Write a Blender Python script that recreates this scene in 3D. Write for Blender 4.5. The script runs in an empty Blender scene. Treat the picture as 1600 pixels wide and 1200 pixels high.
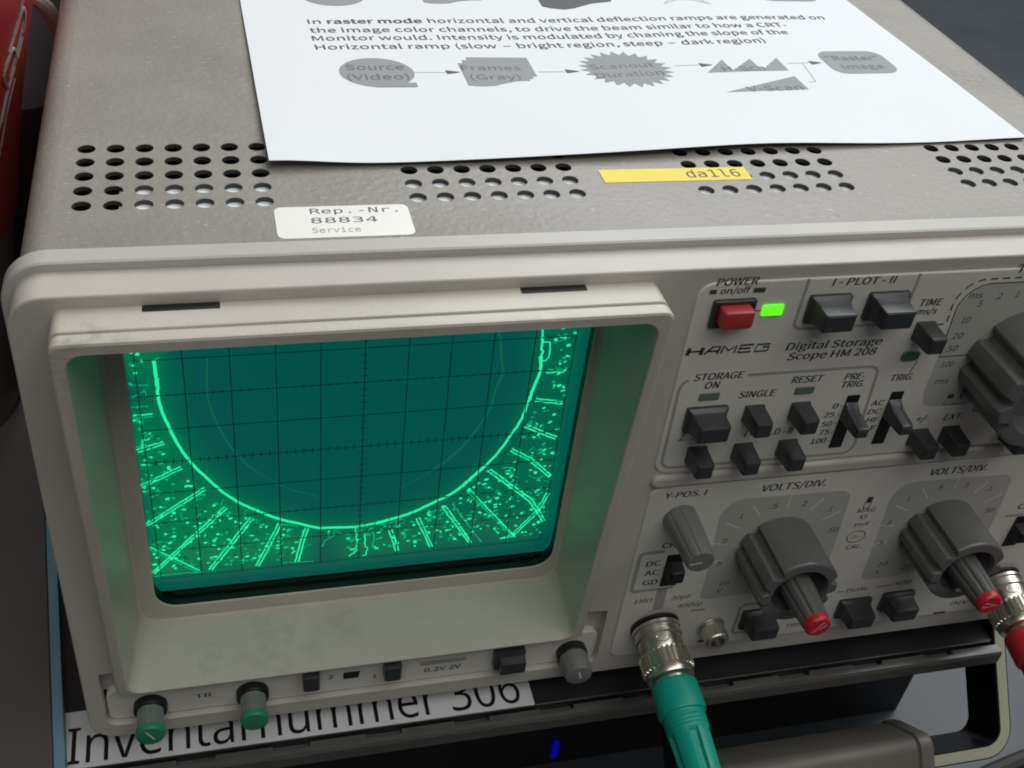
import bpy, bmesh, math, random, json
from mathutils import Matrix, Vector
random.seed(7)
S = 0.001                      # everything below is written in millimetres
scene = bpy.context.scene
PI = math.pi

# ------------------------------------------------------------------ camera
cam_d = bpy.data.cameras.new('camera'); cam = bpy.data.objects.new('camera', cam_d)
scene.collection.objects.link(cam); scene.camera = cam
cam_d.sensor_fit = 'HORIZONTAL'; cam_d.sensor_width = 36.0; cam_d.lens = 36.0 * 1785.2 / 1600.0
cam_d.clip_start = 0.01; cam_d.clip_end = 20
cam.matrix_world = Matrix(((0.96664464, 0.06595811, -0.24748267, -0.03249107),
                           (-0.23281874, 0.6289895, -0.74173286, -0.20454018),
                           (0.10674071, 0.7746107, 0.62336561, 0.18814640),
                           (0, 0, 0, 1)))
# ------------------------------------------------------------------ light
world = bpy.data.worlds.new('World'); scene.world = world; world.use_nodes = True
bg = world.node_tree.nodes['Background']; bg.inputs['Color'].default_value = (1.0, 0.97, 0.94, 1); bg.inputs['Strength'].default_value = 0.075
def lamp(name, loc, target, sx, sy, power, col):
    d = bpy.data.lights.new(name, 'AREA'); d.shape = 'RECTANGLE'; d.size = sx; d.size_y = sy; d.energy = power; d.color = col
    o = bpy.data.objects.new(name, d); scene.collection.objects.link(o); o.location = loc
    o.rotation_euler = (Vector(target) - Vector(loc)).to_track_quat('-Z', 'Y').to_euler()
    return o
lamp('ceiling_lamp', (1.45, 1.25, 2.0), (0.1, 0.05, 0.0), 3.2, 2.0, 89, (0.965, 0.985, 1.0))
lamp('ceiling_lamp', (0.35, -1.0, 1.95), (0.05, 0.0, 0.0), 2.6, 1.3, 23, (1.0, 0.985, 0.95))
scene.cycles.pixel_filter_type = 'BLACKMAN_HARRIS'; scene.cycles.filter_width = 1.9
scene.view_settings.view_transform = 'Standard'; scene.view_settings.look = 'None'
scene.view_settings.exposure = 0; scene.view_settings.gamma = 1; scene.view_settings.use_curve_mapping = False

# ------------------------------------------------------------------ materials
def mat(name, col, rough=0.5, metal=0.0, emit=None, estr=0.0, spec=0.5, coat=0.0, var=0.0, vscale=60, bump=0.0, bscale=900, trans=0.0, rvar=0.0):
    m = bpy.data.materials.new(name); m.use_nodes = True; nt = m.node_tree; b = nt.nodes['Principled BSDF']
    b.inputs['Base Color'].default_value = (*col, 1); b.inputs['Roughness'].default_value = rough; b.inputs['Metallic'].default_value = metal
    b.inputs['Specular IOR Level'].default_value = spec; b.inputs['Coat Weight'].default_value = coat
    if trans: b.inputs['Transmission Weight'].default_value = trans
    if emit: b.inputs['Emission Color'].default_value = (*emit, 1); b.inputs['Emission Strength'].default_value = estr
    tc = nt.nodes.new('ShaderNodeTexCoord')
    if var or rvar:
        n = nt.nodes.new('ShaderNodeTexNoise'); n.inputs['Scale'].default_value = vscale; n.inputs['Detail'].default_value = 7; n.inputs['Roughness'].default_value = 0.65
        nt.links.new(tc.outputs['Object'], n.inputs['Vector'])
        if var:
            r = nt.nodes.new('ShaderNodeMapRange'); r.inputs['From Min'].default_value = 0.3; r.inputs['From Max'].default_value = 0.7
            r.inputs['To Min'].default_value = 1 - var; r.inputs['To Max'].default_value = 1 + var
            nt.links.new(n.outputs['Fac'], r.inputs['Value'])
            mx = nt.nodes.new('ShaderNodeMix'); mx.data_type = 'RGBA'; mx.blend_type = 'MULTIPLY'; mx.inputs['Factor'].default_value = 1
            mx.inputs['A'].default_value = (*col, 1); nt.links.new(r.outputs['Result'], mx.inputs['B']); nt.links.new(mx.outputs['Result'], b.inputs['Base Color'])
        if rvar:
            r2 = nt.nodes.new('ShaderNodeMapRange'); r2.inputs['From Min'].default_value = 0.3; r2.inputs['From Max'].default_value = 0.7
            r2.inputs['To Min'].default_value = max(0.02, rough - rvar); r2.inputs['To Max'].default_value = rough + rvar
            nt.links.new(n.outputs['Fac'], r2.inputs['Value']); nt.links.new(r2.outputs['Result'], b.inputs['Roughness'])
    if bump:
        n2 = nt.nodes.new('ShaderNodeTexNoise'); n2.inputs['Scale'].default_value = bscale; n2.inputs['Detail'].default_value = 3
        nt.links.new(tc.outputs['Object'], n2.inputs['Vector'])
        bp = nt.nodes.new('ShaderNodeBump'); bp.inputs['Strength'].default_value = bump; bp.inputs['Distance'].default_value = 0.0003
        nt.links.new(n2.outputs['Fac'], bp.inputs['Height']); nt.links.new(bp.outputs['Normal'], b.inputs['Normal'])
    return m
def hammer_paint():
    m = mat('grey_hammer_paint', (0.268, 0.253, 0.228), 0.42, var=0.07, vscale=25, bump=0.55, bscale=520, rvar=0.08)
    nt = m.node_tree; b = nt.nodes['Principled BSDF']
    tc = nt.nodes.new('ShaderNodeTexCoord'); mp = nt.nodes.new('ShaderNodeMapping'); mp.inputs['Scale'].default_value = (620, 1500, 620)
    nt.links.new(tc.outputs['Object'], mp.inputs['Vector'])
    v = nt.nodes.new('ShaderNodeTexNoise'); v.inputs['Scale'].default_value = 1.0; v.inputs['Detail'].default_value = 2; nt.links.new(mp.outputs['Vector'], v.inputs['Vector'])
    r = nt.nodes.new('ShaderNodeMapRange'); r.inputs['From Min'].default_value = 0.655; r.inputs['From Max'].default_value = 0.74; r.inputs['To Min'].default_value = 0; r.inputs['To Max'].default_value = 0.4
    nt.links.new(v.outputs['Fac'], r.inputs['Value'])
    src = b.inputs['Base Color'].links[0].from_socket
    mx = nt.nodes.new('ShaderNodeMix'); mx.data_type = 'RGBA'; nt.links.new(r.outputs['Result'], mx.inputs['Factor'])
    nt.links.new(src, mx.inputs['A']); mx.inputs['B'].default_value = (0.62, 0.61, 0.58, 1); nt.links.new(mx.outputs['Result'], b.inputs['Base Color'])
    return m
def phosphor():
    m = bpy.data.materials.new('green_phosphor'); m.use_nodes = True; nt = m.node_tree; b = nt.nodes['Principled BSDF']
    b.inputs['Base Color'].default_value = (0.001, 0.02, 0.013, 1); b.inputs['Roughness'].default_value = 0.16; b.inputs['Specular IOR Level'].default_value = 0.35; b.inputs['Emission Strength'].default_value = 1
    tc = nt.nodes.new('ShaderNodeTexCoord')
    r = nt.nodes.new('ShaderNodeAttribute'); r.attribute_name = 'beam'
    sx = nt.nodes.new('ShaderNodeSeparateXYZ'); nt.links.new(tc.outputs['Object'], sx.inputs[0])
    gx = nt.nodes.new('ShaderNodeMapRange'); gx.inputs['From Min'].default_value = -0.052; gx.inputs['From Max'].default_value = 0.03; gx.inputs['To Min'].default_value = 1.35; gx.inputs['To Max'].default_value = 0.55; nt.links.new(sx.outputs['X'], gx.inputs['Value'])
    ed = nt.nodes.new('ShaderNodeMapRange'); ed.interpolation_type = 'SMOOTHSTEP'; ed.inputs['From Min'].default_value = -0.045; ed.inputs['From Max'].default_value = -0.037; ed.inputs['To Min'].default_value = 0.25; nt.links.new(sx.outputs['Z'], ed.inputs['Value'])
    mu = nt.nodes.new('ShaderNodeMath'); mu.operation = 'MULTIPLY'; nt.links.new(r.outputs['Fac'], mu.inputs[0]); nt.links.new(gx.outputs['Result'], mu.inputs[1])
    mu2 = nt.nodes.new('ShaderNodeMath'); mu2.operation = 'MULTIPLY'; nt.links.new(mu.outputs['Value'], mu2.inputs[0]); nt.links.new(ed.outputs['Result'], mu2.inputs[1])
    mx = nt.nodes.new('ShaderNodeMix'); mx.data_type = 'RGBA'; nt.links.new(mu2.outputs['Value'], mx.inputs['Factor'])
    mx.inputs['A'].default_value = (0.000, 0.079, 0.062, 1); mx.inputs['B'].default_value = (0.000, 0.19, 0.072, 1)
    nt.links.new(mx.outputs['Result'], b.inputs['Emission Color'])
    return m
M = {}
M['hammer'] = hammer_paint()
M['frame'] = mat('beige_frame_plastic', (0.50, 0.472, 0.43), 0.42, var=0.09, vscale=16, bump=0.12, bscale=1500)
M['rim'] = mat('beige_rim_plastic', (0.46, 0.45, 0.42), 0.42, var=0.05, vscale=18, bump=0.12, bscale=1500)
def stained(m):
    nt = m.node_tree; b = nt.nodes['Principled BSDF']; src = b.inputs['Base Color'].links[0].from_socket
    tc = nt.nodes.new('ShaderNodeTexCoord'); acc = None
    for c, rad in (((-0.022, -0.014, -0.054), 0.017), ((-0.004, -0.010, -0.053), 0.009), ((-0.038, -0.018, -0.055), 0.010)):
        s_ = nt.nodes.new('ShaderNodeVectorMath'); s_.operation = 'DISTANCE'; nt.links.new(tc.outputs['Object'], s_.inputs[0]); s_.inputs[1].default_value = c
        r = nt.nodes.new('ShaderNodeMapRange'); r.inputs['From Min'].default_value = rad; r.inputs['From Max'].default_value = rad * .35; nt.links.new(s_.outputs['Value'], r.inputs['Value'])
        if acc is None: acc = r.outputs['Result']
        else:
            mm = nt.nodes.new('ShaderNodeMath'); mm.operation = 'MAXIMUM'; nt.links.new(acc, mm.inputs[0]); nt.links.new(r.outputs['Result'], mm.inputs[1]); acc = mm.outputs['Value']
    n = nt.nodes.new('ShaderNodeTexNoise'); n.inputs['Scale'].default_value = 260; n.inputs['Detail'].default_value = 6; nt.links.new(tc.outputs['Object'], n.inputs['Vector'])
    q = nt.nodes.new('ShaderNodeMapRange'); q.inputs['From Min'].default_value = 0.42; q.inputs['From Max'].default_value = 0.62; q.inputs['To Max'].default_value = 0.26; nt.links.new(n.outputs['Fac'], q.inputs['Value'])
    mu = nt.nodes.new('ShaderNodeMath'); mu.operation = 'MULTIPLY'; nt.links.new(acc, mu.inputs[0]); nt.links.new(q.outputs['Result'], mu.inputs[1])
    mx = nt.nodes.new('ShaderNodeMix'); mx.data_type = 'RGBA'; nt.links.new(mu.outputs['Value'], mx.inputs['Factor']); nt.links.new(src, mx.inputs['A']); mx.inputs['B'].default_value = (0.24, 0.235, 0.19, 1)
    nt.links.new(mx.outputs['Result'], b.inputs['Base Color']); return m
M['hood'] = mat('beige_hood_plastic', (0.510, 0.482, 0.418), 0.38, var=0.10, vscale=22, bump=0.15, bscale=1500)
stained(M['hood'])
def scuffed(m, c, rad, col):
    nt = m.node_tree; b = nt.nodes['Principled BSDF']; src = b.inputs['Base Color'].links[0].from_socket
    tc = nt.nodes.new('ShaderNodeTexCoord'); s_ = nt.nodes.new('ShaderNodeVectorMath'); s_.operation = 'DISTANCE'; nt.links.new(tc.outputs['Object'], s_.inputs[0]); s_.inputs[1].default_value = c
    r = nt.nodes.new('ShaderNodeMapRange'); r.inputs['From Min'].default_value = rad; r.inputs['From Max'].default_value = rad * .3; nt.links.new(s_.outputs['Value'], r.inputs['Value'])
    mp = nt.nodes.new('ShaderNodeMapping'); mp.inputs['Scale'].default_value = (350, 350, 1500); mp.inputs['Rotation'].default_value = (0, .4, 0); nt.links.new(tc.outputs['Object'], mp.inputs['Vector'])
    n = nt.nodes.new('ShaderNodeTexNoise'); n.inputs['Scale'].default_value = 1; n.inputs['Detail'].default_value = 4; nt.links.new(mp.outputs['Vector'], n.inputs['Vector'])
    q = nt.nodes.new('ShaderNodeMapRange'); q.inputs['From Min'].default_value = 0.5; q.inputs['From Max'].default_value = 0.62; q.inputs['To Max'].default_value = .4; nt.links.new(n.outputs['Fac'], q.inputs['Value'])
    mu = nt.nodes.new('ShaderNodeMath'); mu.operation = 'MULTIPLY'; nt.links.new(r.outputs['Result'], mu.inputs[0]); nt.links.new(q.outputs['Result'], mu.inputs[1])
    mx = nt.nodes.new('ShaderNodeMix'); mx.data_type = 'RGBA'; nt.links.new(mu.outputs['Value'], mx.inputs['Factor']); nt.links.new(src, mx.inputs['A']); mx.inputs['B'].default_value = (*col, 1)
    nt.links.new(mx.outputs['Result'], b.inputs['Base Color'])
scuffed(M['hood'], (-0.056, -0.034, 0.0570), .012, (0.25, 0.24, 0.21))
scuffed(M['hood'], (0.033, -0.033, 0.0590), .006, (0.72, 0.66, 0.60))
M['panel'] = mat('pale_panel_paint', (0.64, 0.625, 0.575), 0.45, var=0.07, vscale=26)
M['scale'] = mat('grey_scale_print', (0.43, 0.425, 0.39), 0.5)
M['outline'] = mat('grey_outline_print', (0.34, 0.335, 0.31), 0.5)
M['white_print'] = mat('white_line_print', (0.75, 0.75, 0.7), 0.5)
M['ink'] = mat('black_print', (0.05, 0.05, 0.048), 0.55)
M['grey_ink'] = mat('grey_print', (0.10, 0.10, 0.10), 0.6)
M['button'] = mat('charcoal_button_plastic', (0.038, 0.040, 0.043), 0.30, bump=0.08, bscale=1800)
M['slot'] = mat('black_slot_plastic', (0.008, 0.008, 0.009), 0.5)
M['knob'] = mat('dark_grey_knob_plastic', (0.115, 0.118, 0.114), 0.27, var=0.06, vscale=90, bump=0.06, bscale=1500)
M['knob_light'] = mat('grey_knob_plastic', (0.16, 0.165, 0.16), 0.36, bump=0.06, bscale=1500)
M['red_cap'] = mat('red_cap_plastic', (0.50, 0.015, 0.030), 0.35)
M['red_button'] = mat('red_button_plastic', (0.42, 0.035, 0.035), 0.35)
M['pointer'] = mat('white_pointer_paint', (0.75, 0.73, 0.68), 0.5)
M['green_tip'] = mat('green_knob_plastic', (0.030, 0.24, 0.13), 0.35)
M['clear_tip'] = mat('smoky_clear_plastic', (0.22, 0.27, 0.24), 0.25, trans=0.25)
M['clear_grey'] = mat('smoky_grey_plastic', (0.22, 0.22, 0.21), 0.25, trans=0.2)
M['led_on'] = mat('lit_green_lens', (0.1, 0.6, 0.05), 0.3, emit=(0.10, 1.0, 0.0), estr=1.05)
M['led_off'] = mat('dark_green_lens', (0.055, 0.13, 0.075), 0.3)
M['led_off2'] = mat('dull_green_lens', (0.12, 0.16, 0.125), 0.35)
M['nickel'] = mat('nickel_metal', (0.72, 0.69, 0.62), 0.30, 1.0)
M['green_boot'] = mat('teal_rubber', (0.0, 0.36, 0.25), 0.42, var=0.05, vscale=60, bump=0.08, bscale=1400)
M['red_boot'] = mat('red_rubber', (0.62, 0.03, 0.045), 0.40, bump=0.08, bscale=1400)
M['paper'] = mat('white_paper', (0.765, 0.80, 0.83), 0.75, bump=0.03, bscale=500)
M['fig'] = mat('grey_toner', (0.29, 0.31, 0.325), 0.7)
M['fig_dark'] = mat('dark_grey_toner', (0.09, 0.10, 0.11), 0.7)
M['toner'] = mat('black_toner', (0.075, 0.08, 0.085), 0.7)
M['toner_light'] = mat('faint_toner', (0.50, 0.52, 0.53), 0.7)
M['toner_mid'] = mat('mid_grey_toner', (0.15, 0.16, 0.17), 0.7)
M['sticker'] = mat('off_white_sticker', (0.83, 0.83, 0.79), 0.35, var=0.02, vscale=40)
M['yellow'] = mat('yellow_tape', (0.78, 0.66, 0.03), 0.45, var=0.04, vscale=60)
M['tape'] = mat('white_label_tape', (0.62, 0.64, 0.65), 0.4)
M['phosphor'] = phosphor()
M['trace'] = mat('glowing_trace', (0.0, 0.1, 0.05), 0.4, emit=(0.015, 0.86, 0.36), estr=1.05)
M['trace_dim'] = mat('dim_trace', (0.0, 0.1, 0.05), 0.4, emit=(0.0, 0.40, 0.16), estr=1.0)
M['trace_faint'] = mat('faint_trace', (0.0, 0.05, 0.03), 0.4, emit=(0.002, 0.118, 0.056), estr=1.0)
M['graticule'] = mat('graticule_line', (0.0, 0.006, 0.004), 0.4, emit=(0.0, 0.020, 0.012), estr=1)
M['gasket'] = mat('dark_green_glass_edge', (0.001, 0.012, 0.008), 0.2)
M['dark_metal'] = mat('black_case_paint', (0.02, 0.02, 0.021), 0.42, var=0.1, vscale=40, rvar=0.05)
M['trim'] = mat('dark_grey_trim', (0.075, 0.073, 0.068), 0.28, var=0.06, vscale=60)
M['black'] = mat('black_plastic', (0.006, 0.006, 0.007), 0.4)
M['blue_glint'] = mat('blue_reflection_glow', (0, 0, 0.05), 0.3, emit=(0.0, 0.0, 0.16), estr=1)
M['desk'] = mat('dark_desk_laminate', (0.030, 0.038, 0.046), 0.34, spec=0.27, var=0.12, vscale=9, rvar=0.04)
M['arm_black'] = mat('black_handle_plastic', (0.012, 0.012, 0.013), 0.28)
M['cream'] = mat('cream_handle_plastic', (0.43, 0.43, 0.33), 0.4)
M['grip'] = mat('taupe_grip_plastic', (0.145, 0.135, 0.118), 0.45, var=0.06, vscale=50, bump=0.1, bscale=1500)
M['bottle'] = mat('red_bottle_plastic', (0.40, 0.04, 0.038), 0.36, var=0.06, vscale=14)
M['script'] = mat('white_bottle_print', (0.42, 0.33, 0.31), 0.4)
M['bottle_base'] = mat('smoky_bottle_plastic', (0.15, 0.115, 0.11), 0.2)
M['box'] = mat('grey_box_card', (0.095, 0.09, 0.088), 0.6, var=0.12, vscale=10)
M['blue_edge'] = mat('pale_blue_edge', (0.16, 0.30, 0.37), 0.6)
M['wire'] = mat('light_grey_cable', (0.55, 0.53, 0.50), 0.5)
M['maroon'] = mat('dark_maroon_cloth', (0.030, 0.017, 0.019), 0.75)
M['hole_shade'] = mat('shade_dark_hole_wall', (0.05, 0.05, 0.047), 0.5)
M['rubber'] = mat('black_rubber', (0.012, 0.012, 0.012), 0.7)

# ------------------------------------------------------------------ mesh helpers
C = scene.collection
def mesh_of(name, v, f, sharp=22, smooth=True):
    me = bpy.data.meshes.new(name)
    me.from_pydata([(a * S, b * S, c * S) for a, b, c in v], [], f); me.validate(); me.update()
    bm = bmesh.new(); bm.from_mesh(me); bmesh.ops.remove_doubles(bm, verts=bm.verts, dist=1e-7); bmesh.ops.recalc_face_normals(bm, faces=bm.faces) if smooth != 'flat' else None; bm.to_mesh(me); bm.free()
    if smooth is True:
        me.polygons.foreach_set('use_smooth', [True] * len(me.polygons)); me.set_sharp_from_angle(angle=math.radians(sharp))
    return me
def link(name, me, m, parent=None, loc=(0, 0, 0)):
    """link a mesh as one object; with a parent its location stays in world millimetres"""
    o = bpy.data.objects.new(name, me); C.objects.link(o)
    if m and not me.materials: me.materials.append(M[m])
    o.location = Vector(loc) * S
    if parent is not None:
        o.parent = parent; o.matrix_parent_inverse = Matrix.Translation(-WL[parent.name]) if parent.name in WL else Matrix()
    WL[o.name] = Vector(loc) * S if parent is None else WL.get(parent.name, Vector()) * 0 + Vector(loc) * S
    return o
WL = {}
def obj(name, geo, m, parent=None, loc=(0, 0, 0), sharp=22, smooth=True):
    return link(name, mesh_of(name, geo[0], geo[1], sharp, smooth), m, parent, loc)
def root(name, loc, label, cat, group=None):
    o = bpy.data.objects.new(name, None); C.objects.link(o); o.location = Vector(loc) * S; o.empty_display_size = 0.02
    WL[o.name] = Vector(loc) * S; o['label'] = label; o['category'] = cat
    if group: o['group'] = group
    return o
def tag(o, label, cat):
    o['label'] = label; o['category'] = cat; return o
def join(*gs):
    V = []; F = []
    for v, f in gs:
        n = len(V); V += list(v); F += [tuple(i + n for i in q) for q in f]
    return V, F
def loft(loops, cap0=True, cap1=True):
    n = len(loops[0]); V = [p for l in loops for p in l]; F = []
    for k in range(len(loops) - 1):
        for i in range(n):
            j = (i + 1) % n; F.append((k * n + i, k * n + j, (k + 1) * n + j, (k + 1) * n + i))
    if cap0: F.append(tuple(range(n)))
    if cap1: F.append(tuple((len(loops) - 1) * n + i for i in range(n)))
    return V, F
def rr2(cx, cz, w, h, r, n=6):
    r = min(r, w / 2 - 1e-3, h / 2 - 1e-3); out = []
    for (sx, sz, a0) in ((1, 1, 0), (-1, 1, 90), (-1, -1, 180), (1, -1, 270)):
        for k in range(n + 1):
            a = math.radians(a0 + 90 * k / n); out.append((cx + sx * (w / 2 - r) + r * math.cos(a), cz + sz * (h / 2 - r) + r * math.sin(a)))
    return out
def rbox(x0, x1, z0, z1, r, y, n=6):        # rounded rectangle loop in a plane of constant y
    yy = y if callable(y) else (lambda x, z: y)
    return [(x, yy(x, z), z) for x, z in rr2((x0 + x1) / 2, (z0 + z1) / 2, x1 - x0, z1 - z0, r, n)]
def slab(x0, x1, z0, z1, yb, yf, r=1.0, bev=0.3, n=6):   # plate standing out towards -y with a rounded front edge
    return loft([rbox(x0, x1, z0, z1, r, yb, n), rbox(x0, x1, z0, z1, r, yf + bev, n), rbox(x0 + bev * .3, x1 - bev * .3, z0 + bev * .3, z1 - bev * .3, r, yf + bev * .3, n), rbox(x0 + bev, x1 - bev, z0 + bev, z1 - bev, max(r - bev, .1), yf, n)])
def hslab(x0, x1, y0, y1, z0, z1, r=1.0, bev=0.3, n=5):  # the same lying flat, top edge rounded
    def lp(i, z): return [(x, y, z) for x, y in rr2((x0 + x1) / 2, (y0 + y1) / 2, x1 - x0 - 2 * i, y1 - y0 - 2 * i, max(r - i, .1), n)]
    return loft([lp(0, z0), lp(0, z1 - bev), lp(bev * .3, z1 - bev * .3), lp(bev, z1)])
def lathe(prof, n=40, fl=None, axis='y'):    # prof: list of (distance, radius), turned about -y (or z)
    loops = []
    for L, r in prof:
        lp = []
        for i in range(n):
            a = 2 * PI * i / n; q = r if fl is None else r * fl(a, L, r)
            lp.append((q * math.cos(a), -L, q * math.sin(a)) if axis == 'y' else (q * math.cos(a), q * math.sin(a), L))
        loops.append(lp)
    return loft(loops)
def tube(pts, r, n=10):
    P = [Vector(p) for p in pts]; loops = []
    for i, p in enumerate(P):
        t = (P[min(i + 1, len(P) - 1)] - P[max(i - 1, 0)]).normalized(); u = t.cross(Vector((0.3, 0.2, 1))).normalized(); w = t.cross(u)
        loops.append([tuple(p + (u * math.cos(2 * PI * k / n) + w * math.sin(2 * PI * k / n)) * r) for k in range(n)])
    return loft(loops)
def smooth_path(pts, n=8):
    P = [Vector(p) for p in pts]; out = []
    for i in range(len(P) - 1):
        a, b, c, d = P[max(i - 1, 0)], P[i], P[i + 1], P[min(i + 2, len(P) - 1)]
        for k in range(n):
            t = k / n; out.append(0.5 * ((2 * b) + (c - a) * t + (2 * a - 5 * b + 4 * c - d) * t * t + (3 * b - a - 3 * c + d) * t ** 3))
    out.append(P[-1]); return out
def poly2(pts, f):                           # flat filled polygon, ear-filled
    return [f(x, z) for x, z in pts], [tuple(range(len(pts)))]
def ribbon(pts, w, f, closed=False):
    P = [Vector((p[0], p[1])) for p in pts]; n = len(P); V = []; F = []
    for i, p in enumerate(P):
        a = P[i - 1] if (i or closed) else p; b = P[(i + 1) % n] if (i < n - 1 or closed) else p
        t = (b - a); t = t.normalized() if t.length > 1e-9 else Vector((1, 0)); q = Vector((-t.y, t.x)) * w / 2
        V += [f(*(p + q)), f(*(p - q))]
    for i in range(n if closed else n - 1):
        j = (i + 1) % n; F.append((2 * i, 2 * j, 2 * j + 1, 2 * i + 1))
    return V, F
import os
FONTS = {}
for key_, file_ in (('sans', 'Noto Sans CJK Regular.woff2'), ('label', 'NotoSansMath-Regular.woff2'), ('mono', 'DejaVuSansMono.woff2')):   # fonts that come with Blender; else its built-in one
    try: FONTS[key_] = bpy.data.fonts.load(os.path.join(bpy.utils.system_resource('DATAFILES', path='fonts'), file_))
    except Exception: FONTS[key_] = None
_tc = {}
FONT = 'sans'
def text2(s, bold=0.0):                      # glyph mesh in font units, with its width and the capital height
    key = (s, bold, FONT)
    if key not in _tc:
        cu = bpy.data.curves.new('lettering', 'FONT'); cu.body = s; cu.font = FONTS[FONT] or cu.font; cu.resolution_u = 4; cu.offset = 0.0
        o = bpy.data.objects.new('lettering', cu); C.objects.link(o); bpy.context.view_layer.update()
        me = bpy.data.meshes.new_from_object(o.evaluated_get(bpy.context.evaluated_depsgraph_get()))
        _tc[key] = ([tuple(v.co[:2]) for v in me.vertices], [tuple(p.vertices) for p in me.polygons])
        bpy.data.objects.remove(o); bpy.data.curves.remove(cu); bpy.data.meshes.remove(me)
    return _tc[key]
def caph(): return max(v[1] for v in text2('H')[0])
def text(s, x0, x1, z, cap, f, bold=0.0, shear=0.0):
    CAPH = caph(); v, fc = text2(s, bold); a = min(p[0] for p in v); b = max(p[0] for p in v); k = cap / CAPH; q = (x1 - x0) / (b - a)
    reps = [0.0] if bold < .015 else [-1.0, 0.0, 1.0]; V = []; F = []
    for j, o in enumerate(reps):
        n = len(V); pts = [f(x0 + (p[0] - a) * q + shear * p[1] * k + o * .032 * cap, z + p[1] * k) for p in v]
        V += [(x, y - .006 * j, zz + .006 * j) for x, y, zz in pts]; F += [tuple(i + n for i in r) for r in fc]
    return V, F
def noshare(me_name): return me_name

# ------------------------------------------------------------------ setting: the desk
obj('desk', ([(-1400, -900, -140), (1900, -900, -140), (1900, 1700, -140), (-1400, 1700, -140)], [(0, 1, 2, 3)]), 'desk', smooth=False)['kind'] = 'structure'

# ------------------------------------------------------------------ lower black case
case = root('equipment_case', (60, 150, -140), 'low black equipment case with a slotted front edge lying under the oscilloscope', 'equipment case')
obj('case_body', hslab(-284, 194, -8, 330, -140, -88, 3, .8), 'black', case)
obj('case_top', hslab(-286, 196, -25.6, 334, -88, -80, 2, .4), 'dark_metal', case)
# front trim: a rail with a row of slots cut in its upper edge and a stepped lower edge
pitch = 24.4; first = -25.3 - 11 * pitch
def rail(x0, x1, pr):
    n = len(pr); V = [(x0, y, z) for y, z in pr] + [(x1, y, z) for y, z in pr]
    return V, [(i, (i + 1) % n, n + (i + 1) % n, n + i) for i in range(n)] + [tuple(range(n)), tuple(range(n, 2 * n))]
def rprof(yb, zb, step): return [(-25.7, -88), (-25.7, zb), (yb, zb), (yb, -80.25), (yb - .3, -79.95), (-28.6, -79.95), (-29.6, -80.25), (-30.2, -81.0 - step), (-30.2, -85.0), (-28.0, -88)]
pieces = []; x = -286.0
for k in range(21):
    a = first + k * pitch; b = a + 9.8
    if a < -280 or b > 196: continue
    pieces.append(rail(x, a, rprof(-26.7, -86.0, 0))); pieces.append(rail(a, b, rprof(-28.0, -82.6, .35))); x = b
pieces.append(rail(x, 196, rprof(-26.7, -86.0, 0)))
obj('front_trim', join(*pieces), 'trim', case, sharp=22)
lab = obj('inventory_label', hslab(-79, 46.9, -25.3, -8, -80, -79.75, .3, .05), 'tape', case)
fl = lambda x, y: (x + 0.0, y, -79.70)
FONT = 'label'
obj('label_printing', text('Inventarnummer 306', -76.5, 43.5, -24.0, 10.8, fl, 0.0), 'black', lab, smooth=False)
FONT = 'sans'
obj('blue_reflection', slab(63.2, 65.6, -136, -127, -8, -9, 1, .3), 'blue_glint', case)  # small glowing block standing in for a blue reflection low on the case

# ------------------------------------------------------------------ oscilloscope
osc = root('oscilloscope', (66, 150, -80), 'grey and beige oscilloscope with a glowing green screen, knobs and push buttons', 'oscilloscope')
XL, XR, ZT, ZB = -69.5, 201.5, 62.5, -73.4
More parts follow.
